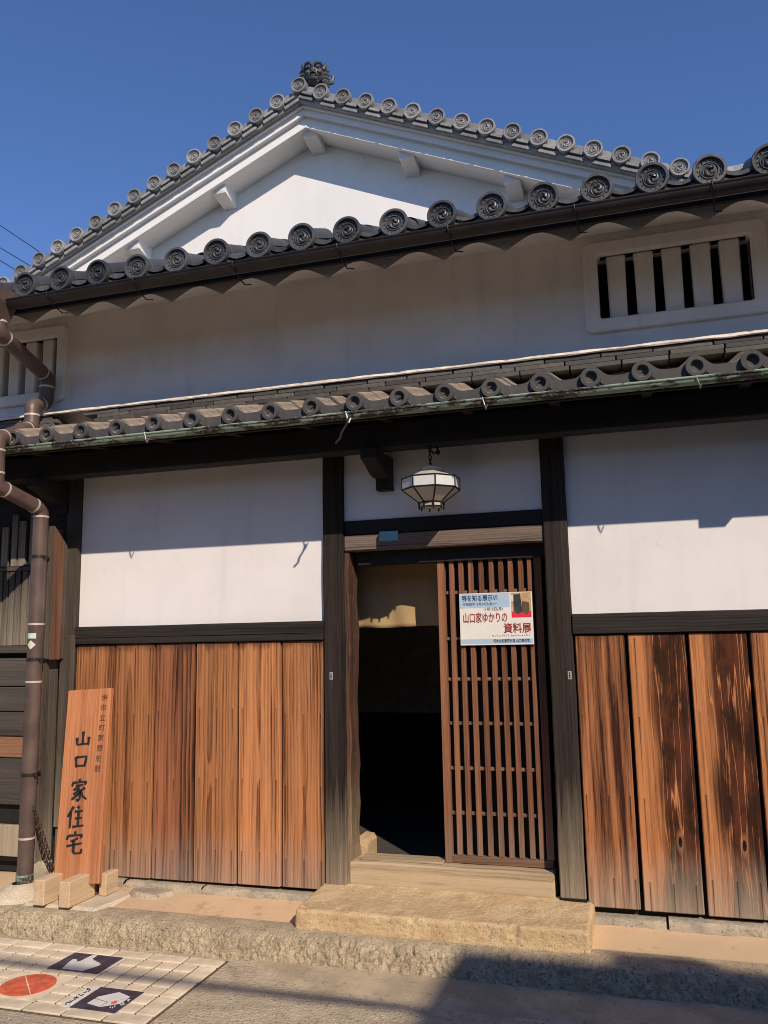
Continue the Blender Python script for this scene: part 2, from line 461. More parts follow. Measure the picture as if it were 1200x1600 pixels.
def link(name, data, mat=None, parent=None, loc=(0, 0, 0), rot=None, scale=None):
    o = bpy.data.objects.new(name, data)
    COL.objects.link(o)
    w = Matrix.Translation(Vector(loc))
    if rot is not None:
        w = w @ (rot if isinstance(rot, Matrix) else Matrix.Rotation(rot[2], 4, 'Z') @ Matrix.Rotation(rot[1], 4, 'Y') @ Matrix.Rotation(rot[0], 4, 'X'))
    if scale is not None:
        w = w @ Matrix.Diagonal(Vector(tuple(scale) + (1,)))
    WM[o] = w
    if parent is not None:
        o.parent = parent
        o.matrix_basis = WM[parent].inverted() @ w
    else:
        o.matrix_basis = w
    if mat is not None and data is not None and not data.materials:
        data.materials.append(M[mat] if isinstance(mat, str) else mat)
    return o


def tag(o, label=None, cat=None, group=None, kind=None):
    if label: o['label'] = label
    if cat: o['category'] = cat
    if group: o['group'] = group
    if kind: o['kind'] = kind
    return o


def empty(name, loc, label, cat, group=None):
    o = link(name, None, None, None, loc)
    o.empty_display_size = 0.1
    return tag(o, label, cat, group)


class MB:
    def __init__(s): s.v, s.f = [], []

    def box(s, x0, x1, y0, y1, z0, z1):
        b = len(s.v)
        s.v += [(x0, y0, z0), (x1, y0, z0), (x1, y1, z0), (x0, y1, z0), (x0, y0, z1), (x1, y0, z1), (x1, y1, z1), (x0, y1, z1)]
        s.f += [tuple(b + i for i in q) for q in ((0, 3, 2, 1), (4, 5, 6, 7), (0, 1, 5, 4), (1, 2, 6, 5), (2, 3, 7, 6), (3, 0, 4, 7))]
        return s

    def prism(s, pts, d0, d1, plane='XZ'):
        # pts counter-clockwise in the plane, extruded along the third axis
        b = len(s.v)
        n = len(pts)
        for d in (d0, d1):
            for p, q in pts:
                s.v.append({'XZ': (p, d, q), 'YZ': (d, p, q), 'XY': (p, q, d)}[plane])
        s.f.append(tuple(b + i for i in range(n)))
        s.f.append(tuple(b + n + i for i in reversed(range(n))))
        for i in range(n):
            j = (i + 1) % n
            s.f.append((b + i, b + n + i, b + n + j, b + j))
        return s

    def tube(s, pts, rad, seg=10, cap=True):
        pts = [Vector(p) for p in pts]
        n = len(pts)
        rads = rad if isinstance(rad, (list, tuple)) else [rad] * n
        b = len(s.v)
        up = None
        for i, p in enumerate(pts):
            t = (pts[min(i + 1, n - 1)] - pts[max(i - 1, 0)]).normalized()
            if up is None:
                up = Vector((0, 0, 1)) if abs(t.z) < 0.9 else Vector((1, 0, 0))
            side = t.cross(up).normalized()
            up = side.cross(t).normalized()
            for k in range(seg):
                a = 2 * PI * k / seg
                q = p + (side * math.cos(a) + up * math.sin(a)) * rads[i]
                s.v.append(tuple(q))
        for i in range(n - 1):
            for k in range(seg):
                k2 = (k + 1) % seg
                s.f.append((b + i * seg + k, b + i * seg + k2, b + (i + 1) * seg + k2, b + (i + 1) * seg + k))
        if cap:
            s.f.append(tuple(b + k for k in reversed(range(seg))))
            s.f.append(tuple(b + (n - 1) * seg + k for k in range(seg)))
        return s

    def lathe(s, prof, seg=24, c=(0, 0, 0), axis='Y'):
        # prof: list of (r, t) along the axis
        b = len(s.v)
        for r, t in prof:
            for k in range(seg):
                a = 2 * PI * k / seg
                p, q = r * math.cos(a), r * math.sin(a)
                s.v.append((c[0] + p, c[1] + t, c[2] + q) if axis == 'Y' else (c[0] + p, c[1] + q, c[2] + t))
        for i in range(len(prof) - 1):
            for k in range(seg):
                k2 = (k + 1) % seg
                q = (b + i * seg + k, b + i * seg + k2, b + (i + 1) * seg + k2, b + (i + 1) * seg + k)
                s.f.append(q)
        return s

    def ball(s, c, r, seg=10, rings=6, sc=(1, 1, 1)):
        b = len(s.v)
        for i in range(rings + 1):
            th = PI * i / rings
            for k in range(seg):
                a = 2 * PI * k / seg
                s.v.append((c[0] + sc[0] * r * math.sin(th) * math.cos(a), c[1] + sc[1] * r * math.sin(th) * math.sin(a), c[2] + sc[2] * r * math.cos(th)))
        for i in range(rings):
            for k in range(seg):
                k2 = (k + 1) % seg
                s.f.append((b + i * seg + k, b + (i + 1) * seg + k, b + (i + 1) * seg + k2, b + i * seg + k2))
        return s

    def grid(s, nu, nv, fn):
        b = len(s.v)
        for j in range(nv + 1):
            for i in range(nu + 1):
                s.v.append(tuple(fn(i / nu, j / nv)))
        for j in range(nv):
            for i in range(nu):
                q = b + j * (nu + 1) + i
                s.f.append((q, q + 1, q + nu + 2, q + nu + 1))
        return s

    def mesh(s, name, smooth=False, fix=True):
        me = bpy.data.meshes.new(name)
        me.from_pydata(s.v, [], s.f)
        if fix:
            bm = bmesh.new()
            bm.from_mesh(me)
            bmesh.ops.remove_doubles(bm, verts=bm.verts, dist=1e-5)
            bmesh.ops.recalc_face_normals(bm, faces=bm.faces)
            bm.to_mesh(me)
            bm.free()
        if smooth:
            me.polygons.foreach_set('use_smooth', [True] * len(me.polygons))
            try:
                me.set_sharp_from_angle(angle=math.radians(38))
            except Exception:
                pass
        me.update()
        return me


BOXES = {}


def bbox_mesh(name, sx, sy, sz, bev=0.004, wob=0.0, sub=0):
    # a bevelled box: centred in x and y, standing on z = 0
    key = (name, round(sx, 4), round(sy, 4), round(sz, 4), bev, wob)
    if key in BOXES and not wob:
        return BOXES[key]
    bm = bmesh.new()
    bmesh.ops.create_cube(bm, size=1)
    for v in bm.verts:
        v.co = Vector((v.co.x * sx, v.co.y * sy, (v.co.z + 0.5) * sz))
    if bev:
        bmesh.ops.bevel(bm, geom=bm.edges[:] + bm.verts[:], offset=bev, segments=1, affect='EDGES', profile=0.5)
    if wob:
        ax = max(range(3), key=lambda i: (sx, sy, sz)[i])
        length = (sx, sy, sz)[ax]
        nrm = Vector((0, 0, 0)); nrm[ax] = 1
        n = max(4, int(length / 0.07))
        for k in range(1, n):
            co = Vector((0, 0, sz / 2)); co[ax] = (length * k / n) - (length / 2 if ax != 2 else 0)
            bmesh.ops.bisect_plane(bm, geom=bm.verts[:] + bm.edges[:] + bm.faces[:], plane_co=co, plane_no=nrm)
        sd = random.random() * 50
        for v in bm.verts:
            t = v.co[ax]
            for i in range(3):
                if i != ax:
                    v.co[i] += wob * noise.noise(Vector((t * 5 + sd, i * 7.7 + (3 if v.co[(i + 1) % 3] > 0 else 0), sd)))
    me = bpy.data.meshes.new(name)
    bm.to_mesh(me)
    bm.free()
    BOXES[key] = me
    return me


def bx(name, mat, parent, x0, x1, y0, y1, z0, z1, bev=0.004, wob=0.0):
    me = bbox_mesh(name, x1 - x0, y1 - y0, z1 - z0, bev, wob)
    return link(name, me, mat, parent, ((x0 + x1) / 2, (y0 + y1) / 2, z0))


def text_mesh(body, size, extrude=0.0005, align='CENTER', sx=1.0, bold=0.0):
    cu_ = bpy.data.curves.new('lettering', 'FONT')
    cu_.body = body
    cu_.size = size
    cu_.extrude = extrude
    cu_.offset = bold
    cu_.resolution_u = 3
    cu_.align_x = align
    cu_.align_y = 'CENTER'
    o = bpy.data.objects.new('lettering_tmp', cu_)
    COL.objects.link(o)
    dg = bpy.context.evaluated_depsgraph_get()
    me = bpy.data.meshes.new_from_object(o.evaluated_get(dg))
    bpy.data.objects.remove(o)
    bpy.data.curves.remove(cu_)
    if sx != 1.0:
        for v in me.vertices:
            v.co.x *= sx
    return me


# ------------------------------------------------------------ ground
STREET_Y = -0.57
g_ = MB()
g_.grid(40, 40, lambda u, v: (-120 + 240 * u, -120 + 240 * v, -0.006))
st = tag(link('street', g_.mesh('street', fix=False), 'asphalt'), kind='structure')

mb = MB()


def strip_pt(u, v):
    x = -1.90 + 5.9 * u
    yb = -0.60
    w = 0.27 + 0.05 * noise.noise(Vector((x * 1.2, 4, 0))) + 0.03 * noise.noise(Vector((x * 5, 9, 0)))
    w *= min(1.0, 0.15 + (x + 1.90) / 0.5)
    y = yb + 0.06 - (w + 0.06) * v
    z = 0.006 - 0.004 * v + 0.002 * noise.noise(Vector((x * 6, y * 6, 2)))
    if v > 0.97:
        z = -0.008
    return (x, y, z)


mb.grid(240, 10, strip_pt)
tag(link('gutter_strip', mb.mesh('gutter_strip', True, False), 'strip'), kind='structure')


def ledge_z(x, y):
    t = min(1, max(0, -y / 0.5))
    return 0.140 - 0.056 * t + 0.006 * noise.noise(Vector((x * 2.2, y * 3, 1))) + 0.0025 * noise.noise(Vector((x * 9, y * 9, 5)))


mb = MB()
mb.grid(320, 30, lambda u, v: (-6.5 + 10.5 * u, 0.12 - 0.53 * v, ledge_z(-6.5 + 10.5 * u, 0.12 - 0.53 * v)))
ledge = tag(link('pavement_ledge', mb.mesh('pavement_ledge', True, False), 'ledge'), kind='structure')

KP = [(-0.30, 0.108), (-0.36, 0.113), (-0.42, 0.115), (-0.465, 0.112), (-0.50, 0.103), (-0.525, 0.085), (-0.545, 0.06), (-0.558, 0.035), (-0.570, 0.01), (-0.580, -0.03)]


def kerb_pt(u, v):
    x = -6.5 + 10.5 * u
    t = v * (len(KP) - 1)
    i = min(int(t), len(KP) - 2)
    fr = t - i
    y = KP[i][0] * (1 - fr) + KP[i + 1][0] * fr
    z = KP[i][1] * (1 - fr) + KP[i + 1][1] * fr
    rough = min(1.0, max(0.0, (v - 0.36) / 0.16))
    n1 = noise.noise(Vector((x * 3.1, y * 4, 0)))
    n2 = noise.fractal(Vector((x * 26, y * 26, z * 26)), 0.9, 2.1, 4)
    n3 = noise.noise(Vector((x * 70, y * 70, z * 70)))
    pv_ = noise.voronoi(Vector((x * 34, y * 34, z * 34)))[0][0]
    pb = rough * max(-0.6, 0.45 - pv_)
    yy = y - 0.014 * pb + rough * (-0.018 * n1 - 0.011 * n2 - 0.008 * n3)
    zz = z + 0.012 * pb + rough * (0.010 * n1 + 0.010 * n2 + 0.008 * n3) - (0.03 if v < 0.06 else 0.0)
    return (x, yy, zz)


mb = MB()
mb.grid(1900, 40, kerb_pt)
tag(link('kerb', mb.mesh('kerb', True, False), 'kerb'), kind='structure')

# ------------------------------------------------------------ the townhouse
H = empty('townhouse', (-1.6, 0.3, 0.0), 'old white plastered timber townhouse with grey tiled roofs and gable', 'house')
XL, XR = -5.0, 2.4


def holed_wall(name, mat, x0, x1, y0, y1, z0, z1, holes):
    m = MB()
    xs = sorted(set([x0, x1] + [h[0] for h in holes] + [h[1] for h in holes]))
    zs = sorted(set([z0, z1] + [h[2] for h in holes] + [h[3] for h in holes]))
    inside = lambda x, z: any(h[0] < x < h[1] and h[2] < z < h[3] for h in holes)
    for i in range(len(xs) - 1):
        for k in range(len(zs) - 1):
            cx, cz = (xs[i] + xs[i + 1]) / 2, (zs[k] + zs[k + 1]) / 2
            if inside(cx, cz):
                continue
            a, b, c, d = xs[i], xs[i + 1], zs[k], zs[k + 1]
            m.f.append(tuple(len(m.v) + j for j in range(4))); m.v += [(a, y0, c), (b, y0, c), (b, y0, d), (a, y0, d)]
            m.f.append(tuple(len(m.v) + j for j in range(4))); m.v += [(a, y1, c), (a, y1, d), (b, y1, d), (b, y1, c)]
            for (dx, dz, q) in ((-1, 0, [(a, y0, c), (a, y0, d), (a, y1, d), (a, y1, c)]), (1, 0, [(b, y0, c), (b, y1, c), (b, y1, d), (b, y0, d)]),
                                (0, -1, [(a, y0, c), (a, y1, c), (b, y1, c), (b, y0, c)]), (0, 1, [(a, y0, d), (b, y0, d), (b, y1, d), (a, y1, d)])):
                nx, nz = cx + dx * (b - a) / 2 + dx * 1e-3, cz + dz * (d - c) / 2 + dz * 1e-3
                if inside(nx, nz) or not (x0 < nx < x1 and z0 < nz < z1):
                    m.f.append(tuple(len(m.v) + j for j in range(4))); m.v += q
    return m.mesh(name)


# lower wall panels
for (a, b, c, d) in ((-3.475, -1.775, 1.62, 2.74), (-1.665, -0.495, 2.20, 2.74), (-0.385, XR, 1.62, 2.74)):
    bx('wall_panel', 'plaster', H, a, b, 0.0, 0.10, c, d, 0.0)
# dark backing behind the boards
bx('backing_wall', 'darkwood', H, -3.475, -1.775, 0.02, 0.10, 0.16, 1.615, 0)
bx('backing_wall', 'darkwood', H, -0.385, XR, 0.02, 0.10, 0.16, 1.615, 0)
# posts
bx('post', 'old', H, -1.782, -1.657, -0.035, 0.13, 0.195, 2.66, 0.006, 0.004)
bx('post', 'old', H, -0.502, -0.373, -0.035, 0.06, 0.235, 2.66, 0.006, 0.004)
bx('post_shoe', 'iron', H, -0.505, -0.370, -0.039, 0.06, 0.20, 0.236, 0.002)
bx('door_jamb', 'jamb', H, -1.668, -1.636, -0.010, 0.16, 0.200, 2.07, 0.006, 0.016)
# foundation stones below the boards
fx = -3.42
k = 0
while fx < XR:
    w = random.uniform(0.35, 0.8)
    if -1.95 < fx + w and fx < -1.79:
        w = -1.80 - fx
    if -1.80 <= fx < -0.37:
        fx = -0.365
        continue
    m = MB()
    x0_, x1_ = fx, min(fx + w - 0.012, XR)
    z1_ = 0.172 + random.uniform(-0.006, 0.006)

    def fp(u, v, x0_=x0_, x1_=x1_, z1_=z1_, k=k):
        ang = [(-0.075, 0.10), (-0.072, 0.13), (-0.066, z1_ - 0.012), (-0.05, z1_), (0.02, z1_ + 0.002), (0.02, 0.10)]
        t = v * 5
        i = min(int(t), 4)
        f_ = t - i
        y = ang[i][0] * (1 - f_) + ang[i + 1][0] * f_
        z = ang[i][1] * (1 - f_) + ang[i + 1][1] * f_
        x = x0_ + (x1_ - x0_) * u
        n = noise.fractal(Vector((x * 18, y * 18, z * 18 + k)), 1.0, 2.0, 3)
        if y < 0:
            y += 0.012 * n
        return (x, y, z + (0.006 * n if z < z1_ - 0.001 else 0))
    m.grid(max(6, int((x1_ - x0_) / 0.02)), 10, fp)
    link('foundation_stone', m.mesh('foundation_stone', True, False), 'found', H)
    fx += w
    k += 1
# cladding boards
LB = [-3.47, -3.18, -2.892, -2.612, -2.328, -2.05, -1.784]
for i in range(6):
    a, b = LB[i] + 0.0065, LB[i + 1] - 0.0065
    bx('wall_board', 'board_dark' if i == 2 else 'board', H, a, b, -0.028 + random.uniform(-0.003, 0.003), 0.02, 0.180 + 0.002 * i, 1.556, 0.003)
for q in LB[1:6]:
    bx('board_gap_strip', 'darkwood', H, q - 0.012, q + 0.012, 0.006, 0.02, 0.19, 1.552, 0)
RB = [-0.372, -0.103, 0.194, 0.484, 0.775, 1.06, 1.35, 1.64, 1.93, 2.22]
for i in range(9):
    a, b = RB[i] + 0.009, RB[i + 1] - 0.009
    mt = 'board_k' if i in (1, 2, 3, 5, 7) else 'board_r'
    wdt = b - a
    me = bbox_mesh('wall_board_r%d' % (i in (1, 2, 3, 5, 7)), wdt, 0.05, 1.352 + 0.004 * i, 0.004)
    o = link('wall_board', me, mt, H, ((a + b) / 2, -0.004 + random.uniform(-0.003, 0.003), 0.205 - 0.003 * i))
# sill rails over the boards
bx('sill_beam', 'old_x', H, -3.475, -1.783, -0.047, 0.02, 1.558, 1.668, 0.004, 0.002)
bx('sill_beam', 'old_x', H, -0.372, XR, -0.047, 0.02, 1.562, 1.668, 0.004, 0.002)
bx('sill_groove_strip', 'old_x', H, -3.475, -1.783, -0.052, -0.044, 1.600, 1.606, 0.001)
# lintel over the door
bx('lintel', 'lintel', H, -1.656, -0.503, -0.018, 0.06, 2.068, 2.158, 0.005, 0.003)
bx('lintel_shaded_top', 'darkwood', H, -1.656, -0.503, -0.010, 0.06, 2.162, 2.245, 0.004)  # upper half of the lintel, eave shade put into its dark colour
bx('door_head', 'darkwood', H, -1.60, -0.503, 0.065, 0.16, 1.99, 2.20, 0)
# threshold
bx('threshold', 'thresh', H, -1.652, -0.530, -0.012, 0.16, 0.212, 0.345, 0.010, 0.004)
bx('threshold_track', 'thresh', H, -1.60, -1.13, 0.03, 0.15, 0.3455, 0.358, 0.003)
# metal number tags on the posts
for tx, tz in ((-1.736, 1.333), (-0.399, 1.329)):
    t_ = bx('post_tag', 'alu', H, tx - 0.010, tx + 0.010, -0.0375, -0.034, tz, tz + 0.042, 0.001)
    m = MB()
    for q in (0.010, 0.021, 0.033):
        m.lathe([(0.0, -0.0392), (0.005 if q == 0.021 else 0.0035, -0.0392), (0.005, -0.036)], 10, (tx, 0, tz + q))
    link('tag_mark', m.mesh('tag_mark'), 'ink', t_)
tt = bx('door_tag', 'tealtag', H, -1.438, -1.325, -0.0225, -0.0185, 2.115, 2.17, 0.001)

# sliding lattice door
DR = link('sliding_door', bbox_mesh('sliding_door', 0.575, 0.012, 1.62, 0.001), 'darkwood', H, (-0.825, 0.135, 0.37))
for i, x in enumerate([-1.105, -1.044, -0.989, -0.933, -0.874, -0.816, -0.761, -0.707, -0.650, -0.600]):
    w = 0.040 if i == 0 else 0.027
    bx('lattice_stile' if i == 0 else 'lattice_bar', 'lattice', DR, x - w / 2, x + w / 2, 0.082 if i else 0.078, 0.112 if i else 0.126, 0.388 if i else 0.347, 2.04, 0.002)
for z in (1.812, 1.552, 1.327, 1.085, 0.843, 0.605):
    bx('lattice_rail', 'rail', DR, -1.084, -0.585, 0.100, 0.120, z - 0.009, z + 0.009, 0.001)
bx('bottom_rail', 'rail', DR, -1.084, -0.540, 0.080, 0.124, 0.347, 0.387, 0.003)
bx('lattice_stile', 'lattice', DR, -0.575, -0.535, 0.080, 0.124, 0.388, 2.04, 0.002)

# interior
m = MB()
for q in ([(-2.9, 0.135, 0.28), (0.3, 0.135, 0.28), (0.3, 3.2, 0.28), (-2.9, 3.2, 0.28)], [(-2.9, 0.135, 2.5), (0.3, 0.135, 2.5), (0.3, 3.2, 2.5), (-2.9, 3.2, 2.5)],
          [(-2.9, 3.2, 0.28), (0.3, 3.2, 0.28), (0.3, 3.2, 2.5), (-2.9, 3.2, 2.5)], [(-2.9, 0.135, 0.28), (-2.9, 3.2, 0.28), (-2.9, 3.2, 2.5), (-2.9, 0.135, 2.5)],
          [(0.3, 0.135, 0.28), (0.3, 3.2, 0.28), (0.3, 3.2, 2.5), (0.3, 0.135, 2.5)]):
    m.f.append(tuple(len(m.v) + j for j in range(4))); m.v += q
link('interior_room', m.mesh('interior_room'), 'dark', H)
bx('inner_partition', 'inner_panel', H, -2.42, -1.60, 2.3, 2.34, 0.95, 1.95, 0.002)
m = MB()
m.prism([(-1.665, 0.282), (-1.60, 0.282), (-1.60, 0.40), (-1.615, 0.425), (-1.665, 0.43)], 0.17, 0.34)
link('entry_stone', m.mesh('entry_stone'), 'step', H)

# step stone
m = MB()


def step_fn(face):
    x0, x1, y0, y1, z0, z1 = -1.80, -0.335, -0.425, 0.02, 0.085, 0.228

    def f(u, v):
        if face == 0:
            p = Vector((x0 + (x1 - x0) * u, y0 + (y1 - y0) * v, z1))
        elif face == 1:
            p = Vector((x0 + (x1 - x0) * u, y0, z0 + (z1 - z0) * v))
        elif face == 2:
            p = Vector((x0, y1 + (y0 - y1) * u, z0 + (z1 - z0) * v))
        else:
            p = Vector((x1, y0 + (y1 - y0) * u, z0 + (z1 - z0) * v))
        r = 0.020
        cx = min(max(p.x, x0 + r), x1 - r); cy = max(p.y, y0 + r); cz = min(p.z, z1 - r)
        c = Vector((cx, cy, cz))
        d = p - c
        if d.length > 1e-6:
            p = c + d.normalized() * r
        nn = noise.fractal(p * 9, 1.0, 2.1, 4)
        n2 = noise.noise(p * 45)
        n4 = noise.noise(p * 110)
        p += Vector((0.3, 0.8, 0.8)) * (0.0055 * nn + 0.0026 * n2 + 0.0012 * n4)
        chip = noise.noise(Vector((p.x * 14, p.y * 14, p.z * 14 + 40)))
        if chip > 0.25 and p.y < y0 + 0.05 and p.z > z1 - 0.05:
            p.z -= 0.018 * (chip - 0.25); p.y += 0.03 * (chip - 0.25)
        p.z -= 0.018 * max(0.0, (-p.y) / 0.42) * (1 if p.z > 0.12 else 0)
        return tuple(p)
    return f


m.grid(240, 70, step_fn(0)); m.grid(240, 26, step_fn(1)); m.grid(70, 26, step_fn(2)); m.grid(70, 26, step_fn(3))
me = m.mesh('step_stone', True)
tag(link('step_stone', me, 'step'), 'long worn sandy stone step in front of the doorway', 'step')

# ------------------------------------------------------------ lower eave (pent roof)
LR_S = math.atan(0.27)
LSP = 0.2410
LX0 = -3.555
ez, ey = 2.785, -0.56
XS = [LX0 + LSP * i for i in range(-5, 25)]
m = MB()   # soffit boards and roof deck in one closed wedge
m.prism([(ey + 0.02, ez - 0.045), (0.0, 2.85), (0.0, 2.895), (ey + 0.02, ez - 0.02)], XL, XR, 'YZ')
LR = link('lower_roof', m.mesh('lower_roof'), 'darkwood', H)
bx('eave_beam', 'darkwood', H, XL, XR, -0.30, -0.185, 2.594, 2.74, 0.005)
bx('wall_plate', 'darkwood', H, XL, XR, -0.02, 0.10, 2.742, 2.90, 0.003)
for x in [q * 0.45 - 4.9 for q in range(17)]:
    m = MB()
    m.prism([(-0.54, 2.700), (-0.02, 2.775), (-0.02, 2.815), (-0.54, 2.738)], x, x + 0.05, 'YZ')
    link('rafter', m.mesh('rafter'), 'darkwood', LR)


def arm_mesh(w):
    m = MB()
    m.prism([(-0.34, 2.538), (-0.30, 2.528), (-0.25, 2.512), (-0.19, 2.482), (-0.13, 2.470), (-0.065, 2.470), (-0.065, 2.405), (-0.002, 2.405), (-0.002, 2.592), (-0.34, 2.592)], -w / 2, w / 2, 'YZ')
    return m.mesh('bracket_arm')


am = arm_mesh(0.088)
for x in (-1.395, -3.60, 0.95):
    link('bracket_arm', am, 'darkwood', H, (x, 0, 0))

# tiles: body profile along x
def wav(u):
    # u in 0..1 across one tile, crest at 0
    return 0.029 * math.cos(2 * PI * min(u, 1.0)) + 0.008 * math.cos(4 * PI * u) - 0.019


def low_tile(name, eave):
    m = MB()
    L, th, W = 0.30, 0.016, LSP + 0.012
    c, s_ = math.cos(LR_S), math.sin(LR_S)
    nu = 14
    m.grid(nu, 3, lambda u, v: (W * u, L * v * c, wav(u) + L * v * s_ + th))
    m.grid(nu, 3, lambda u, v: (W * (1 - u), L * v * c, wav(1 - u) + L * v * s_))
    drop = 0.048 if eave else 0.0
    m.grid(nu, 1, lambda u, v: (W * u, 0.0, (wav(u) - (drop * (0.75 + 0.25 * math.sin(PI * u)) if eave else 0)) * (1 - v) + (wav(u) + th) * v))
    m.grid(1, 1, lambda u, v: (0.0, L * (1 - u) * c, wav(0) + L * (1 - u) * s_ + th * v))
    m.grid(1, 1, lambda u, v: (W, L * u * c, wav(1) + L * u * s_ + th * v))
    if eave:
        m.grid(nu, 1, lambda u, v: (W * (1 - u), 0.014, (wav(1 - u) - drop * (0.75 + 0.25 * math.sin(PI * u))) * (1 - v) + wav(1 - u) * v))
        R = 0.050
        m.lathe([(R * 0.9, 0.10), (R * 0.97, 0.03), (R, 0.012), (R, -0.012), (R * 0.96, -0.020), (R * 0.62, -0.020), (R * 0.55, -0.014), (R * 0.48, 0.004), (0.0005, 0.008)], 22, (0.0, -0.004, -0.026))
    return m.mesh(name, True)


te, tm_ = low_tile('eave_tile', True), low_tile('roof_tile', False)
for x in XS:
    j = random.uniform
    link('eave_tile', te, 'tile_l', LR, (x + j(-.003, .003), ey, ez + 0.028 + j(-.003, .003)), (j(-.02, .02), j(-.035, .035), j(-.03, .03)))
for r_, n_ in ((1, 0),):
    for x in XS:
        yy = ey + 0.215 * r_
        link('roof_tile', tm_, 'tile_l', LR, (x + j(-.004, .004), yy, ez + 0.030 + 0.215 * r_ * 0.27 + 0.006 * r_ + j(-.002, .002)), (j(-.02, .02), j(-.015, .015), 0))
# flat ridge tiles against the wall, three courses, staggered
nm = [bbox_mesh('ridge_tile', q, 0.15, 0.0262, 0.003) for q in (0.232, 0.262, 0.292)]
for k in range(3):
    x = XL + 0.12 * k
    while x < XR:
        q = random.choice((0, 1, 1, 2))
        w = (0.232, 0.262, 0.292)[q]
        xs = x + w / 2
        if not (-3.72 < xs - w / 2 < -3.48) :
            link('ridge_tile', nm[q], 'noshi', LR, (xs, -0.068 + 0.010 * k + j(-.003, .003), 2.970 + 0.0285 * k), (j(-.01, .01), j(-.006, .006), j(-.008, .008)))
        x += w + 0.006 + j(0, 0.005)
MP = [(-0.134, 3.055), (-0.140, 3.061), (-0.134, 3.074), (-0.105, 3.086), (0.012, 3.096)]
m = MB()
m.grid(260, 4, lambda u, v: (XL + (XR - XL) * u, MP[round(v * 4)][0] + 0.004 * noise.noise(Vector((u * 60, v * 3, 1))), MP[round(v * 4)][1] + 0.004 * noise.noise(Vector((u * 45, v * 3, 7)))))
link('mortar_cap', m.mesh('mortar_cap', True, False), 'noshi_top', LR)


def gutter_mesh(name, r, x0, x1, th=0.004, lip=True):
    m = MB()
    n = 14
    m.grid(1, n, lambda u, v: (x0 + (x1 - x0) * u, -r * math.cos(PI * v), -r * math.sin(PI * v)))
    r2 = r - th
    m.grid(1, n, lambda u, v: (x1 + (x0 - x1) * u, -r2 * math.cos(PI * v), -r2 * math.sin(PI * v)))
    m.tube([(x0, -r, 0), (x1, -r, 0)], th * 1.6, 8)
    m.tube([(x0, r, 0), (x1, r, 0)], th * 1.2, 6)
    return m.mesh(name, True, False)


bx('eave_light_block', 'darkwood', H, XL, XR, -0.556, -0.535, 2.690, 2.765, 0.002)  # added board closing the gap behind the gutter against sunlight
LG = link('copper_gutter', gutter_mesh('copper_gutter', 0.030, XL, XR), 'copper', H, (0, -0.600, 2.718))
for x in (-1.405, -0.69, 0.30, -2.6):
    m = MB()
    m.tube([(x - 0.012, -0.632, 2.725), (x, -0.634, 2.683), (x + 0.004, -0.632, 2.662), (x + 0.012, -0.62, 2.69)], 0.004, 6)
    link('gutter_hook', m.mesh('gutter_hook'), 'mint' if x == -1.405 else 'wire', LG)

m = MB()
m.tube([(-1.400, -0.633, 2.69), (-1.412, -0.633, 2.655), (-1.440, -0.632, 2.615), (-1.448, -0.632, 2.585), (-1.475, -0.630, 2.560)], 0.0065, 6)
link('gutter_wire', m.mesh('gutter_wire', True), 'darkwood', LG)
link('gutter_outlet', bbox_mesh('gutter_outlet', 0.13, 0.065, 0.05, 0.004), 'copper', LG, (0.86, -0.60, 2.658))

# ------------------------------------------------------------ upper wall and its windows
WR = (-0.135, 0.655, 3.285, 3.650)
WL = (-4.75, -3.72, 3.265, 3.640)
up_me = holed_wall('upper_wall', 'plaster_up', XL, XR, 0.0, 0.10, 3.118, 3.85, [WR, WL])
link('upper_wall', up_me, 'plaster_up', H)
bx('wall_foot_band', 'plaster_up', H, XL, XR, 0.012, 0.09, 2.905, 3.112, 0)


def round_frame(x0, x1, z0, z1, w, d, rc):
    # raised plaster border with rounded outer corners
    m = MB()
    def loop(a, b, c, e, r):
        pts = []
        for (cx, cz, a0) in ((b - r, c + r, -PI / 2), (b - r, e - r, 0), (a + r, e - r, PI / 2), (a + r, c + r, PI)):
            for i in range(6):
                t = a0 + PI / 2 * i / 5
                pts.append((cx + r * math.cos(t), cz + r * math.sin(t)))
        return pts
    loops = [(loop(x0 - w, x1 + w, z0 - w, z1 + w, rc), 0.0), (loop(x0 - w, x1 + w, z0 - w, z1 + w, rc), -d + 0.006), (loop(x0 - w + 0.006, x1 + w - 0.006, z0 - w + 0.006, z1 + w - 0.006, rc - 0.004), -d),
             (loop(x0 - 0.012, x1 + 0.012, z0 - 0.012, z1 + 0.012, 0.022), -d), (loop(x0, x1, z0, z1, 0.016), -d + 0.016), (loop(x0, x1, z0, z1, 0.016), 0.05)]
    b = 0
    n = 24
    for pts, y in loops:
        m.v += [(p, y, q) for p, q in pts]
    for i in range(len(loops) - 1):
        for k in range(n):
            k2 = (k + 1) % n
            m.f.append((i * n + k, i * n + k2, (i + 1) * n + k2, (i + 1) * n + k))
    return m.mesh('window_frame', False)


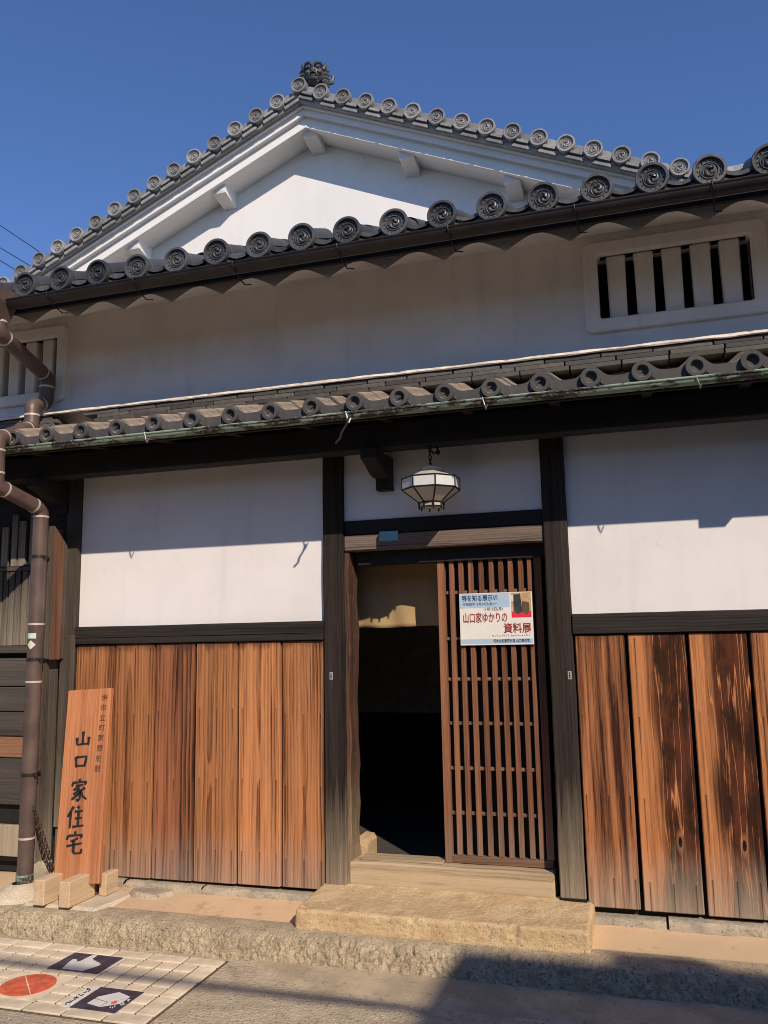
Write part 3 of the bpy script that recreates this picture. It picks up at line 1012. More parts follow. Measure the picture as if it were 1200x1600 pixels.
def slat_window(W, n_slot, slot_w, deep, dark_mat, name):
    x0, x1, z0, z1 = W
    o = link('window', round_frame(x0, x1, z0, z1, 0.078, 0.030, 0.040), 'plaster_up', H)
    link('window_recess', MB().box(x0 - 0.06, x1 + 0.06, 0.102, 0.102 + deep, z0 - 0.06, z1 + 0.06).mesh('window_recess'), dark_mat, o) if deep < 0.05 else None
    if deep >= 0.05:
        m = MB()
        a, b, c, d, e, f = x0 - 0.002, x1 + 0.002, 0.098, 0.098 + deep, z0 - 0.002, z1 + 0.002
        for q in ([(a, d, e), (b, d, e), (b, d, f), (a, d, f)], [(a, c, e), (b, c, e), (b, d, e), (a, d, e)], [(a, c, f), (b, c, f), (b, d, f), (a, d, f)],
                  [(a, c, e), (a, d, e), (a, d, f), (a, c, f)], [(b, c, e), (b, d, e), (b, d, f), (b, c, f)]):
            m.f.append(tuple(len(m.v) + j for j in range(4))); m.v += q
        link('window_recess', m.mesh('window_recess'), dark_mat, o)
    pitch = (x1 - x0 - slot_w) / (n_slot - 1)
    bw = pitch - slot_w
    for i in range(n_slot - 1):
        cx = x0 + slot_w + bw / 2 + pitch * i
        m = MB()
        h = z1 - z0
        nz = 8
        def f(u, v, s):
            ww = bw * (0.5 + 0.0 * v)
            return None
        # tapered plaster bar, a little wider at the head, soft edges
        prof = lambda v: bw / 2 * (1.0 + 0.06 * (v - 0.5) + 0.05 * math.exp(-((v - 1) / 0.08) ** 2))
        secs = []
        for k2 in range(nz + 1):
            v = k2 / nz
            p = prof(v)
            z = z0 + h * v
            secs.append([(cx - p, 0.085, z), (cx - p, 0.020, z), (cx - p + 0.008, 0.010, z), (cx + p - 0.008, 0.010, z), (cx + p, 0.020, z), (cx + p, 0.085, z)])
        for sct in secs:
            m.v += sct
        for k2 in range(nz):
            for q in range(5):
                m.f.append((k2 * 6 + q, k2 * 6 + q + 1, (k2 + 1) * 6 + q + 1, (k2 + 1) * 6 + q))
        link('window_bar', m.mesh('window_bar'), 'plaster_up', o)
    return o


slat_window(WR, 6, 0.050, 0.5, 'dark', 'r')
slat_window(WL, 8, 0.050, 0.06, 'greyw', 'l')

# plastered wavy soffit under the upper eave
WP = 0.327
WX = -1.061


def wave(x):
    t = (x - WX) / WP
    t = t - math.floor(t + 0.5)
    t = t + 0.05 * math.sin(2 * PI * t)
    return 3.526 + 0.078 * abs(math.cos(PI * t)) ** 0.75


m = MB()
NX = 520
m.grid(NX, 8, lambda u, v: (XL + (XR - XL) * u, -0.50 + 0.502 * v, (wave(XL + (XR - XL) * u)) * (1 - v) ** 1.2 + 3.785 * (1 - (1 - v) ** 1.2)))
sof = link('wavy_soffit', m.mesh('wavy_soffit', True, False), 'plaster_up', H)
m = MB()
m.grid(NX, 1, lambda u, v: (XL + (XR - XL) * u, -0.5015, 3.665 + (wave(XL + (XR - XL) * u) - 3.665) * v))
link('wavy_fascia', m.mesh('wavy_fascia', True, False), 'plaster_fascia', sof)
bx('gutter_light_block', 'darkwood', H, XL, XR, -0.588, -0.562, 3.570, 3.672, 0.002)  # added strip that stops sun passing between gutter and tile ends

# ------------------------------------------------------------ upper front roof
UR_S = math.radians(23.5)
UT = math.tan(UR_S)
USP = 0.2624
UY, UZ, URR = -0.60, 3.745, 0.079
RIDGE_Y = 1.55


def tomoe_disc(R, barrel, slope, seg=28, spin=0.0):
    m = MB()
    y0 = 0.0
    m.lathe([(R * 0.86, 0.075), (R * 0.98, 0.062), (R, 0.05), (R, 0.004), (R * 0.97, 0.0), (R * 0.82, 0.0), (R * 0.775, 0.012), (R * 0.76, 0.017), (R * 0.56, 0.017), (R * 0.54, 0.011), (R * 0.50, 0.011), (R * 0.48, 0.017), (0.0006, 0.017)], seg)
    for k in range(14):
        a = 2 * PI * k / 14
        m.ball((R * 0.665 * math.cos(a), 0.015, R * 0.665 * math.sin(a)), R * 0.055, 6, 4)
    for k in range(3):
        a0 = 2 * PI * k / 3 + 0.5 + spin
        pts, rd = [], []
        for i in range(11):
            t = i / 10
            a = a0 + 2.9 * t
            r = R * (0.13 + 0.30 * t ** 0.8)
            pts.append((r * math.cos(a), 0.013, r * math.sin(a)))
            rd.append(R * (0.125 * (1 - t) ** 0.8 + 0.022))
        pts.insert(0, tuple(Vector(pts[0]) - (Vector(pts[1]) - Vector(pts[0])) * 0.55)); rd.insert(0, R * 0.05)
        m.tube(pts, rd, 8)
    # the half-round cover tile behind the disc
    rb = R * 0.84
    sl = math.tan(slope)
    m.grid(14, 4, lambda u, v: (-rb * math.cos(PI * u) * (1.0), 0.03 + (barrel - 0.03) * v, rb * math.sin(PI * u) + (barrel - 0.03) * v * sl - R * 0.06))
    return m.mesh('disc_tile', True)


def pan_tile(W, L, slope, drop):
    m = MB()
    sl = math.tan(slope)
    th = 0.020
    cv = lambda u: -0.030 * math.sin(PI * u)
    for k in range(2):
        dz = -0.030 * k
        m.grid(10, 2, lambda u, v: (-W / 2 + W * u, 0.012 * k + L * v, cv(u) + L * v * sl + dz))
        m.grid(10, 2, lambda u, v: (W / 2 - W * u, 0.012 * k + L * v, cv(1 - u) + L * v * sl - th + dz))
        m.grid(10, 1, lambda u, v: (-W / 2 + W * u, 0.012 * k, cv(u) - th * (1 - v) + dz))
    return m.mesh('pan_tile', True, False)


m = MB()
x0_, x1_ = XL, XR
# roof body from the eave up to the gable wall
m.prism([(UY + 0.105, 3.660), (0.0, 3.81), (RIDGE_Y, 3.81), (RIDGE_Y, UZ - 0.03 + (RIDGE_Y - UY) * UT), (UY + 0.10, UZ - 0.060)], XL, XR, 'YZ')
FR = link('front_roof', m.mesh('front_roof'), 'tile', H)
dms = [tomoe_disc(URR, 0.34, UR_S, 28, q) for q in (0.0, 0.5, 1.0, 1.6)]
pm = pan_tile(USP - 0.10, 0.34, UR_S, 0.03)
UXS = [-3.51 + USP * i for i in range(-5, 22)]
for x in UXS:
    link('eave_disc_tile', random.choice(dms), 'tile', FR, (x, UY + j(-.006, .006), UZ + j(-.004, .004)), (j(-.05, .05), j(-.08, .08), j(-.05, .05)))
    link('eave_pan_tile', pm, 'tile', FR, (x + USP / 2, UY + 0.02, UZ - 0.002), (0, j(-.02, .02), 0))
# cover-tile rows running up the slope
m = MB()
rb = URR * 0.84
m.grid(10, 1, lambda u, v: (-rb * math.cos(PI * u), 0.30 + (RIDGE_Y - UY - 0.30) * v, rb * math.sin(PI * u) + (0.30 + (RIDGE_Y - UY - 0.30) * v) * UT - 0.02))
rowm = m.mesh('cover_tile_row', True, False)
for x in UXS:
    link('cover_tile_row', rowm, 'tile', FR, (x, UY, UZ))
# ridge of the front roof, right of the gable
RZ = UZ - 0.03 + (RIDGE_Y - UY) * UT
for k in range(4):
    x = 0.62 + 0.1 * (k % 2)
    while x < XR:
        link('ridge_tile', nm[2], 'tile_g', FR, (x + 0.146, RIDGE_Y - 0.05, RZ + 0.02 + 0.031 * k), (0, j(-.01, .01), 0), (1, 1.3, 1.1))
        x += 0.298
m = MB()
m.grid(1, 10, lambda u, v: (0.60 + (XR - 0.60) * u, RIDGE_Y - 0.05 - 0.085 * math.cos(PI * v), RZ + 0.145 + 0.075 * math.sin(PI * v)))
link('ridge_cap', m.mesh('ridge_cap', True), 'tile_g', FR)
m = MB()
m.prism([(RIDGE_Y, RZ - 0.05), (5.0, RZ - 1.4), (5.0, RZ - 1.3), (RIDGE_Y, RZ + 0.05)], 0.6, XR, 'YZ')
link('rear_slope', m.mesh('rear_slope'), 'tile', FR)

# upper gutter with wire hangers
UG = link('eave_gutter', gutter_mesh('eave_gutter', 0.043, -3.66, XR, 0.004), 'brown_m', H, (0, -0.657, 3.612))
hm = MB()
hm.tube([(0, -0.058, 0.010), (0.002, -0.063, -0.02), (0.004, -0.052, -0.040), (0.006, -0.028, -0.058), (0.010, 0.02, -0.082), (0.014, 0.10, -0.100), (0.05, 0.112, -0.100)], 0.0040, 6)
hme = hm.mesh('gutter_hanger', True)
for x in (-3.25, -2.667, -2.04, -1.43, -0.833, -0.207, 0.418, 1.04, 1.66):
    link('gutter_hanger', hme, 'iron', UG, (x, -0.657, 3.612), None, (1, 0.8, 0.8))

# ------------------------------------------------------------ gable
GX, GZ, GY = -2.62, 6.366, 1.60
GT = 0.443
GA = math.atan(GT)
HALF = 3.35
GWALL = 2.05
m = MB()
m.prism([(GX - HALF, 3.75), (GX + HALF, 3.75), (GX + HALF, GZ - 0.20 - GT * HALF), (GX, GZ - 0.20), (GX - HALF, GZ - 0.20 - GT * HALF)], GWALL, GWALL + 0.12)
link('gable_wall', m.mesh('gable_wall'), 'plaster_gable', H)
GR = None
for s in (-1, 1):
    m = MB()
    e = HALF + 0.25
    # roof slab of this slope
    m.prism([(GX, GZ - 0.055), (GX, GZ - 0.115), (GX + s * e, GZ - 0.115 - GT * e), (GX + s * e, GZ - 0.055 - GT * e)], GY + 0.05, GY + 7.0)
    o = link('gable_roof', m.mesh('gable_roof'), 'tile_g', H)
    # three plastered steps under the verge: fascia, barge board, lower moulding; then soffit
    for nme, t0, t1, y0 in (('verge_soffit', 0.116, 0.132, 0.095), ('verge_fascia', 0.130, 0.188, 0.130), ('barge_board', 0.182, 0.272, 0.175), ('barge_moulding', 0.266, 0.286, 0.168)):
        m = MB()
        m.prism([(GX, GZ - t0), (GX, GZ - t1), (GX + s * e, GZ - t1 - GT * e), (GX + s * e, GZ - t0 - GT * e)], GY + y0, GWALL + 0.01 if nme not in ('barge_moulding', 'verge_soffit') else GY + 0.24)
        link(nme, m.mesh(nme), 'plaster_gable', o)
    cnt = 15
    for i in range(0 if s > 0 else 1, cnt + 1):
        pass
    GRs = o
    if s < 0:
        GL = o
    else:
        GRR = o
# verge tiles facing the street
gd = tomoe_disc(0.072, 0.42, 0.0, 24)
VS = 0.2025
m = MB()
vw = VS * 0.86
m.box(-0.5, 0.5, 0, 1, 0, 1)
for s, par in ((-1, GL), (1, GRR)):
    vm = MB()
    # short flat verge tile between two discs, lying along the rake; two layers
    vm.prism([(0.055, -0.062 - s * 0.0), (0.155, -0.062), (0.155, -0.040), (0.055, -0.040)], 0.015, 0.35)
    vm.prism([(0.030, -0.100), (0.178, -0.100), (0.178, -0.074), (0.030, -0.074)], 0.030, 0.35)
    vmm = vm.mesh('verge_flat_tile')
    bmx = MB()
    bmx.prism([(0.02, -0.045), (0.185, -0.045), (0.185, -0.03), (0.16, 0.012), (0.12, 0.03), (0.08, 0.03), (0.04, 0.012), (0.02, -0.03)], 0.055, 0.40)
    cvm = bmx.mesh('verge_cover_tile')
    for i in range(0 if s > 0 else 1, 16):
        x = GX + s * (0.205 * i + (0.0 if True else 0))
        z = GZ - GT * abs(x - GX) + (0.0 if i else 0.02)
        link('verge_disc_tile', gd, 'tile_g', par, (x, GY + j(-.004, .004), z + j(-.003, .003)), (0, j(-.5, .5), j(-.02, .02)))
        rot = Matrix.Rotation(GA if s > 0 else PI - GA, 4, 'Y') if s > 0 else Matrix.Rotation(-GA, 4, 'Y')
        # tile pieces run from this disc outward / downward along the rake
        if s > 0:
            link('verge_flat_tile', vmm, 'tile_g', par, (x, GY, z), Matrix.Rotation(GA, 4, 'Y'))
            link('verge_cover_tile', cvm, 'tile_g', par, (x, GY, z), Matrix.Rotation(GA, 4, 'Y'))
        else:
            link('verge_flat_tile', vmm, 'tile_g', par, (x, GY, z), Matrix.Rotation(-GA, 4, 'Y'))
            link('verge_cover_tile', cvm, 'tile_g', par, (x, GY, z), Matrix.Rotation(-GA, 4, 'Y'))
# purlin ends under the verge
for x in (-4.40, -3.50, -2.60, -1.71, -0.82, 0.07, -5.3):
    z = GZ - 0.272 - GT * abs(x - GX)
    m = MB()
    hw = 0.064
    zt = lambda q: GZ - 0.24 - GT * abs(q - GX)
    y0 = GY + 0.205
    m.v += [(x - hw, y0, zt(x - hw)), (x + hw, y0, zt(x + hw)), (x + hw, GWALL + 0.02, zt(x + hw)), (x - hw, GWALL + 0.02, zt(x - hw)),
            (x - hw, y0 + 0.02, z - 0.062), (x + hw, y0 + 0.02, z - 0.062), (x + hw, GWALL + 0.02, z - 0.115), (x - hw, GWALL + 0.02, z - 0.115)]
    m.f += [(0, 1, 2, 3), (7, 6, 5, 4), (0, 4, 5, 1), (1, 5, 6, 2), (2, 6, 7, 3), (3, 7, 4, 0)]
    link('purlin_end', m.mesh('purlin_end'), 'plaster_gable', H)
# main ridge running back from the apex
m = MB()
m.grid(10, 1, lambda u, v: (GX - 0.11 * math.cos(PI * u), GY + 0.22 + 6.6 * v, GZ + 0.02 + 0.12 * math.sin(PI * u)))
m.box(GX - 0.12, GX + 0.12, GY + 0.24, GY + 6.8, GZ - 0.10, GZ + 0.05)
link('main_ridge', m.mesh('main_ridge', True), 'tile_g', GRR)


def ornament():
    m = MB()
    def lump(c, r, sc, seg=14, rings=9): m.ball(c, r, seg, rings, sc)
    lump((0.0, 0.06, 0.12), 0.115, (0.95, 0.75, 1.05), 18, 12)        # skull
    lump((0.0, -0.005, 0.055), 0.068, (0.95, 0.65, 0.6))              # muzzle
    lump((0.0, -0.045, 0.095), 0.028, (1.15, 0.9, 0.8))               # nose
    lump((0.0, -0.015, 0.125), 0.026, (0.7, 0.9, 1.6))                # nose bridge
    for s in (-1, 1):
        lump((s * 0.045, -0.018, 0.150), 0.022, (1, 0.9, 1))          # eyes
        m.tube([(s * 0.012, -0.038, 0.160), (s * 0.04, -0.045, 0.182), (s * 0.078, -0.025, 0.182), (s * 0.10, 0.01, 0.165)], [0.010, 0.017, 0.015, 0.006], 8)
        lump((s * 0.062, -0.008, 0.095), 0.030, (1, 0.8, 0.8))        # cheeks
        m.tube([(s * 0.09, 0.03, 0.15), (s * 0.125, 0.03, 0.19), (s * 0.12, 0.035, 0.235)], [0.026, 0.018, 0.004], 8)   # ears
        for k in range(5):                                            # mane
            z = 0.15 - 0.042 * k
            m.tube([(s * 0.085, 0.05, z), (s * 0.125, 0.055, z + 0.012), (s * 0.152, 0.06, z - 0.012), (s * 0.14, 0.06, z - 0.030)], [0.022, 0.02, 0.014, 0.005], 7)
        m.tube([(s * 0.035, -0.055, 0.052), (s * 0.037, -0.066, 0.036), (s * 0.036, -0.062, 0.018)], [0.008, 0.007, 0.002], 6)  # fangs
    m.tube([(-0.055, -0.035, 0.045), (-0.025, -0.058, 0.066), (0.0, -0.062, 0.072), (0.025, -0.058, 0.066), (0.055, -0.035, 0.045)], 0.0085, 7)
    m.tube([(-0.045, -0.03, 0.015), (-0.02, -0.05, 0.004), (0.02, -0.05, 0.004), (0.045, -0.03, 0.015)], 0.014, 7)
    lump((0, 0.0, 0.0), 0.055, (1.1, 0.8, 0.6))
    # feathered scroll on the right of the face
    for k in range(4):
        rr = 0.070 - 0.013 * k
        m.tube([(0.10 + 0.012 * k, 0.06, 0.0), (0.15 + 0.015 * k, 0.05, 0.01), (0.19 + 0.004 * k, 0.05, 0.035 + 0.012 * k), (0.195 - 0.004 * k, 0.05, 0.075 + 0.006 * k), (0.175, 0.05, 0.095)],
               [0.02, 0.020, 0.018, 0.013, 0.004], 7)
    lump((0.02, 0.14, 0.06), 0.10, (1.1, 1.0, 1.1))
    return m.mesh('ridge_ornament', True)


link('ridge_ornament', ornament(), 'oni', GRR, (GX + 0.115, GY + 0.08, GZ + 0.075), (0, 0, 0.25), (0.84, 0.85, 0.88))

# house sides and back so that it stands as a volume
bx('side_wall', 'plaster_up', H, XL, XL + 0.1, 0.11, 5.0, 0.1, 3.70, 0)
bx('side_wall', 'plaster_up', H, XR - 0.1, XR, 0.11, 5.0, 0.1, 3.70, 0)
bx('rear_wall', 'plaster_up', H, XL, XR, 5.0, 5.1, 0.1, 4.0, 0)

# ------------------------------------------------------------ left end: posts, slatted window, planks
bx('corner_post', 'greyw', H, -3.570, -3.476, -0.040, 0.12, 0.20, 2.66, 0.006, 0.003)
bx('post_cover_board', 'orangew' if False else 'greyw', H, -3.566, -3.462, -0.058, -0.041, 0.45, 1.62, 0.003)
bx('outer_post', 'greyw', H, -3.690, -3.580, -0.200, -0.045, 0.27, 2.30, 0.006, 0.004)
m = MB()
m.prism([(-0.192, 1.475), (-0.065, 1.475), (-0.065, 2.19), (-0.192, 2.305)], -3.579, -3.534, 'YZ')
link('post_side_strip', m.mesh('post_side_strip'), 'greyw', H)
m = MB()
m.prism([(-0.196, 1.470), (-0.105, 1.470), (-0.105, 2.215), (-0.196, 2.295)], -3.5335, -3.526, 'YZ')
link('strip_facing', m.mesh('strip_facing'), 'orangew', H)
m = MB()
m.lathe([(0.0, 0.16), (0.105, 0.16), (0.11, 0.20), (0.095, 0.255), (0.07, 0.272), (0.0, 0.272)], 14, (-3.63, -0.12, 0), 'Z')
me = m.mesh('post_base_stone', True)
for v in me.vertices:
    v.co += Vector((1, 1, 0.4)) * 0.012 * noise.noise(v.co * 14)
link('post_base_stone', me, 'found', H)
bx('wall_panel', 'darkwood', H, XL, -3.575, 0.03, 0.10, 0.15, 2.74, 0)
LW = link('slatted_window', bbox_mesh('slatted_window', 1.2, 0.03, 0.045, 0.003), 'greyx', H, (-4.34, -0.012, 1.512))
sx = -3.80
while sx > -4.9:
    w = random.choice((0.036, 0.045, 0.058, 0.040, 0.070))
    bx('slat', 'greyw', LW, sx - w, sx, 0.002 + j(0, .008), 0.026, 1.56, 2.05, 0.002)
    sx -= w + 0.010
sx = -3.82
while sx > -4.9:
    w = random.choice((0.045, 0.055, 0.075))
    bx('slat', 'greyw', LW, sx - w, sx, 0.002 + j(0, .008), 0.026, 2.083, 2.36 + j(-0.1, 0.14), 0.002)
    sx -= w + random.choice((0.012, 0.05, 0.03))
bx('window_rail', 'greyx', LW, -4.94, -3.80, -0.006, 0.022, 2.052, 2.080, 0.003)
for i, (a, b, mt) in enumerate(((1.300, 1.478, 'greyx'), (1.140, 1.294, 'greyx'), (0.985, 1.134, 'greyx'), (0.850, 0.979, 'tanx'), (0.560, 0.844, 'greyx'))):
    bx('wall_plank', mt, H, -4.94, -3.795, -0.012 + 0.004 * (i % 2), 0.026, a, b, 0.004)
bx('wall_plank', 'palew', H, -4.94, -3.83, -0.010, 0.026, 0.245, 0.435, 0.004)
bx('plank_rail', 'iron', H, -4.94, -3.80, -0.016, 0.026, 0.222, 0.243, 0.002)

# downpipe
PT = [(-3.622, -0.665, 3.56), (-3.622, -0.660, 3.43), (-3.730, -0.085, 3.335), (-3.736, -0.085, 3.150), (-3.704, -0.25, 3.095), (-3.698, -0.25, 2.945), (-3.586, -0.665, 2.765), (-3.580, -0.665, 2.49), (-3.567, -0.285, 2.400), (-3.570, -0.285, 0.17)]


def rounded(path, r=0.035, n=5):
    P = [Vector(p) for p in path]
    out = [P[0]]
    for i in range(1, len(P) - 1):
        a = (P[i - 1] - P[i]).normalized(); b = (P[i + 1] - P[i]).normalized()
        for k in range(n + 1):
            t = k / n
            out.append((P[i] + a * r) * (1 - t) ** 2 + P[i] * 2 * t * (1 - t) + (P[i] + b * r) * t ** 2)
    out.append(P[-1])
    return out


m = MB()
m.tube(rounded(PT), 0.046, 18)
DP = link('downpipe', m.mesh('downpipe', True), 'pipe', H)
for i in range(1, len(PT)):
    a, b = Vector(PT[i - 1]), Vector(PT[i])
    d = (b - a)
    L = d.length
    ts = [0.07 / L, 1 - 0.07 / L] if i < len(PT) - 1 else [0.05 / L, 0.32, 0.475, 0.88]
    if i == 1:
        ts = [0.5]
    if L < 0.2:
        ts = ts[:1]
    for t in ts:
        c = a + d * t
        m = MB()
        dn = d.normalized()
        m.tube([c - dn * 0.006, c + dn * 0.006], 0.0485, 18)
        link('pipe_band', m.mesh('pipe_band', True), 'band', DP)
for z in (2.10, 1.475, 0.80):
    m = MB()
    m.tube([(-3.569, -0.285, z - 0.009), (-3.569, -0.285, z + 0.009)], 0.0505, 18)
    m.box(-3.575, -3.560, -0.24, -0.198, z - 0.006, z + 0.006)
    m.tube([(-3.525, -0.30, z), (-3.505, -0.31, z)], 0.008, 8)
    link('pipe_clamp', m.mesh('pipe_clamp', True), 'brown_m', DP)
for nme, z0, z1, mt, dia in (('pipe_sticker', 1.60, 1.632, 'mint', False), ('pipe_sticker', 1.535, 1.59, 'cream', True)):
    m = MB()
    n = 10
    def sp(u, v, dia=dia, z0=z0, z1=z1):
        wv = (1 - abs(2 * v - 1)) if dia else 1.0
        a = (u - 0.5) * 1.25 * wv + 0.12
        return (-3.569 + 0.0470 * math.sin(a), -0.285 - 0.0470 * math.cos(a), z0 + (z1 - z0) * v)
    m.grid(n, 8, sp)
    link(nme, m.mesh(nme, True, False), mt, DP)
m = MB()   # leader head
m.v += [(-3.70, -0.77, 3.60), (-3.545, -0.77, 3.60), (-3.545, -0.60, 3.60), (-3.70, -0.60, 3.60), (-3.66, -0.71, 3.49), (-3.585, -0.71, 3.49), (-3.585, -0.625, 3.49), (-3.66, -0.625, 3.49),
        (-3.70, -0.77, 3.685), (-3.545, -0.77, 3.685), (-3.545, -0.60, 3.685), (-3.70, -0.60, 3.685)]
m.f += [(0, 1, 5, 4), (1, 2, 6, 5), (2, 3, 7, 6), (3, 0, 4, 7), (4, 5, 6, 7), (0, 8, 9, 1), (1, 9, 10, 2), (2, 10, 11, 3), (3, 11, 8, 0)]
link('leader_head', m.mesh('leader_head'), 'pipe', DP)
m = MB()
m.lathe([(0.0, 0.10), (0.17, 0.10), (0.155, 0.135), (0.10, 0.165), (0.07, 0.185), (0.046, 0.19)], 20, (-3.58, -0.30, 0), 'Z')
me = m.mesh('pipe_footing', True)
for v in me.vertices:
    v.co += Vector((1, 1, 0.3)) * 0.012 * noise.noise(v.co * 9)
tag(link('pipe_footing', me, 'conc'), 'pale mortar mound at the foot of the brown downpipe', 'footing')
m = MB()
m.tube([(-3.569, -0.285, 0.175), (-3.569, -0.285, 0.235)], 0.0475, 18)
link('pipe_foot', m.mesh('pipe_foot', True), 'copper', DP)

# chain from the pipe to the wall foot
CH = empty('rusty_chain', (-3.50, -0.26, 0.2), 'thin rusty chain hanging from the downpipe beside the wooden sign', 'chain')
lm = MB()
ring = [(0.007 * math.cos(2 * PI * k / 12), 0, 0.013 * math.sin(2 * PI * k / 12)) for k in range(13)]
lm.tube(ring, 0.0028, 6, False)
lme = lm.mesh('chain_link', True)
for (A_, B_, sag, nn_) in (((-3.522, -0.30, 0.62), (-3.43, -0.20, 0.21), 0.02, 22), ((-3.515, -0.29, 0.60), (-3.455, -0.16, 0.20), -0.015, 22)):
    for i in range(nn_):
        t = (i + 0.5) / nn_
        p = Vector(A_).lerp(Vector(B_), t) + Vector((sag * math.sin(PI * t), 0, -0.02 * math.sin(PI * t)))
        link('chain_link', lme, 'rust', CH, p, (0.25 * (1 if i % 2 else -1), -0.22, (PI / 2 if i % 2 else 0.2)))

# ------------------------------------------------------------ standing wooden sign
P0 = Vector((-3.195, -0.300, 0.205))
P1 = Vector((-3.268, -0.135, 1.285))
up_ = (P1 - P0).normalized()
rt_ = Vector((1, 0.10, 0)).normalized()
rt_ = (rt_ - up_ * rt_.dot(up_)).normalized()
bk_ = up_.cross(rt_).normalized()
SR = Matrix(((rt_.x, bk_.x, up_.x, 0), (rt_.y, bk_.y, up_.y, 0), (rt_.z, bk_.z, up_.z, 0), (0, 0, 0, 1)))
SH = (P1 - P0).length
SG = tag(link('wooden_sign', bbox_mesh('wooden_sign', 0.285, 0.040, SH, 0.004), 'sign', None, P0, SR), 'tall leaning orange wooden sign board with carved black characters', 'sign')
GLY = {
    'yama': [[(.5, .97), (.5, .2)], [(.13, .62), (.16, .2), (.86, .25)], [(.87, .64), (.85, .15)]],
    'kuchi': [[(.18, .78), (.25, .18)], [(.18, .76), (.84, .80), (.75, .2)], [(.25, .26), (.76, .28)]],
    'ie': [[(.5, 1.0), (.53, .88)], [(.16, .85), (.10, .68)], [(.16, .84), (.88, .87), (.80, .73)], [(.3, .70), (.72, .73)], [(.52, .71), (.2, .49)],
           [(.42, .58), (.57, .42), (.56, .1), (.47, .03), (.36, .10)], [(.5, .49), (.2, .30)], [(.54, .36), (.12, .08)], [(.82, .60), (.6, .45)], [(.57, .47), (.72, .22), (.95, .08)]],
    'juu': [[(.36, .97), (.06, .52)], [(.22, .74), (.22, .02)], [(.58, .99), (.70, .86)], [(.43, .74), (.90, .78)], [(.47, .44), (.86, .47)], [(.66, .76), (.65, .1)], [(.36, .08), (.98, .13)]],
    'taku': [[(.5, 1.0), (.53, .88)], [(.14, .82), (.08, .64)], [(.14, .81), (.90, .85), (.82, .70)], [(.68, .70), (.28, .56)], [(.08, .37), (.92, .48)], [(.47, .62), (.46, .13), (.58, .04), (.90, .07), (.91, .24)]],
}


def brush(m, pts, w, ox, oz, sx, sz, y0, y1):
    P = [Vector((ox + p * sx, oz + q * sz)) for p, q in pts]
    # resample
    R_ = []
    for i in range(len(P) - 1):
        n = 5
        for k in range(n):
            R_.append(P[i].lerp(P[i + 1], k / n))
    R_.append(P[-1])
    N = len(R_)
    left, right = [], []
    for i, p in enumerate(R_):
        t = i / (N - 1)
        d = (R_[min(i + 1, N - 1)] - R_[max(i - 1, 0)])
        d = d.normalized() if d.length > 0 else Vector((1, 0))
        nn = Vector((-d.y, d.x))
        horiz = abs(d.x) > abs(d.y) * 1.5
        ww = w * (0.72 if horiz else 1.0) * (0.85 + 0.35 * math.cos(t * PI) ** 2) * (1.0 if t < 0.75 else 1.0 - 0.45 * (t - 0.75) / 0.25)
        left.append(p + nn * ww / 2); right.append(p - nn * ww / 2)
    b = len(m.v)
    for y in (y0, y1):
        for q in left + right:
            m.v.append((q.x, y, q.y))
    for i in range(N - 1):
        m.f.append((b + i, b + i + 1, b + N + i + 1, b + N + i))
        m.f.append((b + i, b + 2 * N + i, b + 2 * N + i + 1, b + i + 1))
        m.f.append((b + N + i, b + N + i + 1, b + 3 * N + i + 1, b + 3 * N + i))
    m.f.append((b, b + N, b + 3 * N, b + 2 * N))
    m.f.append((b + N - 1, b + 3 * N - 1, b + 4 * N - 1, b + 2 * N - 1))


for k_, (key, zc, dx) in enumerate((('yama', 0.800, -0.010), ('kuchi', 0.672, -0.014), ('ie', 0.512, -0.012), ('juu', 0.362, -0.022), ('taku', 0.222, -0.018))):
    m = MB()
    sz = 0.098 if key in ('yama', 'kuchi') else 0.125
    sw = 0.105 if key in ('yama', 'kuchi') else 0.115
    for st_ in GLY[key]:
        brush(m, st_, 0.0165, dx - sw / 2 - 0.008, zc - sz / 2, sw, sz, -0.0228, -0.0195)
    link('carved_character', m.mesh('carved_character', False, False), 'ink', SG, P0, SR)
for k_, ch in enumerate('堺市立町家歴史館'):
    me = text_mesh(ch, 0.042, 0.0006)
    link('small_character', me, 'faded_ink', SG, P0 + SR.to_3x3() @ Vector((0.106 - 0.0022 * k_, -0.0212, 1.035 - 0.0585 * k_)), SR @ Matrix.Rotation(PI / 2, 4, 'X'))
ST = empty('sign_stand', (-3.2, -0.3, 0.12), 'three pale sawn wood blocks holding the foot of the leaning sign', 'stand')
bx('foot_block', 'blocky', ST, -3.352, -3.282, -0.475, -0.245, 0.13, 0.265, 0.004)
bx('foot_block', 'blocky', ST, -3.185, -3.115, -0.475, -0.245, 0.13, 0.265, 0.004)
bx('rear_block', 'blocky', ST, -3.098, -3.050, -0.235, -0.115, 0.13, 0.250, 0.004)
bx('cross_block', 'orangew', ST, -3.282, -3.12, -0.262, -0.16, 0.13, 0.20, 0.004)
m = MB()
m.grid(20, 12, lambda u, v: (-3.46 + 0.50 * u + 0.06 * v, -0.46 + 0.42 * v, 0.128 + 0.003 * noise.noise(Vector((u * 5, v * 5, 1))) - (0.03 if u in (0, 1) or v in (0, 1) else 0)))
tag(link('sign_slab', m.mesh('sign_slab', False, False), 'conc'), 'thin pale concrete slab under the sign blocks', 'slab')
m = MB()
m.lathe([(0.0, 0.15), (0.085, 0.145), (0.10, 0.12), (0.10, 0.09)], 12, (-2.83, -0.10, 0), 'Z')
me = m.mesh('loose_stone', True)
for v in me.vertices:
    v.co.x = -2.83 + (v.co.x + 2.83) * 1.5
    v.co += Vector((1, 1, 0.6)) * 0.02 * noise.noise(v.co * 15)
tag(link('loose_stone', me, 'found'), 'low pale broken stone at the foot of the orange boards', 'stone')

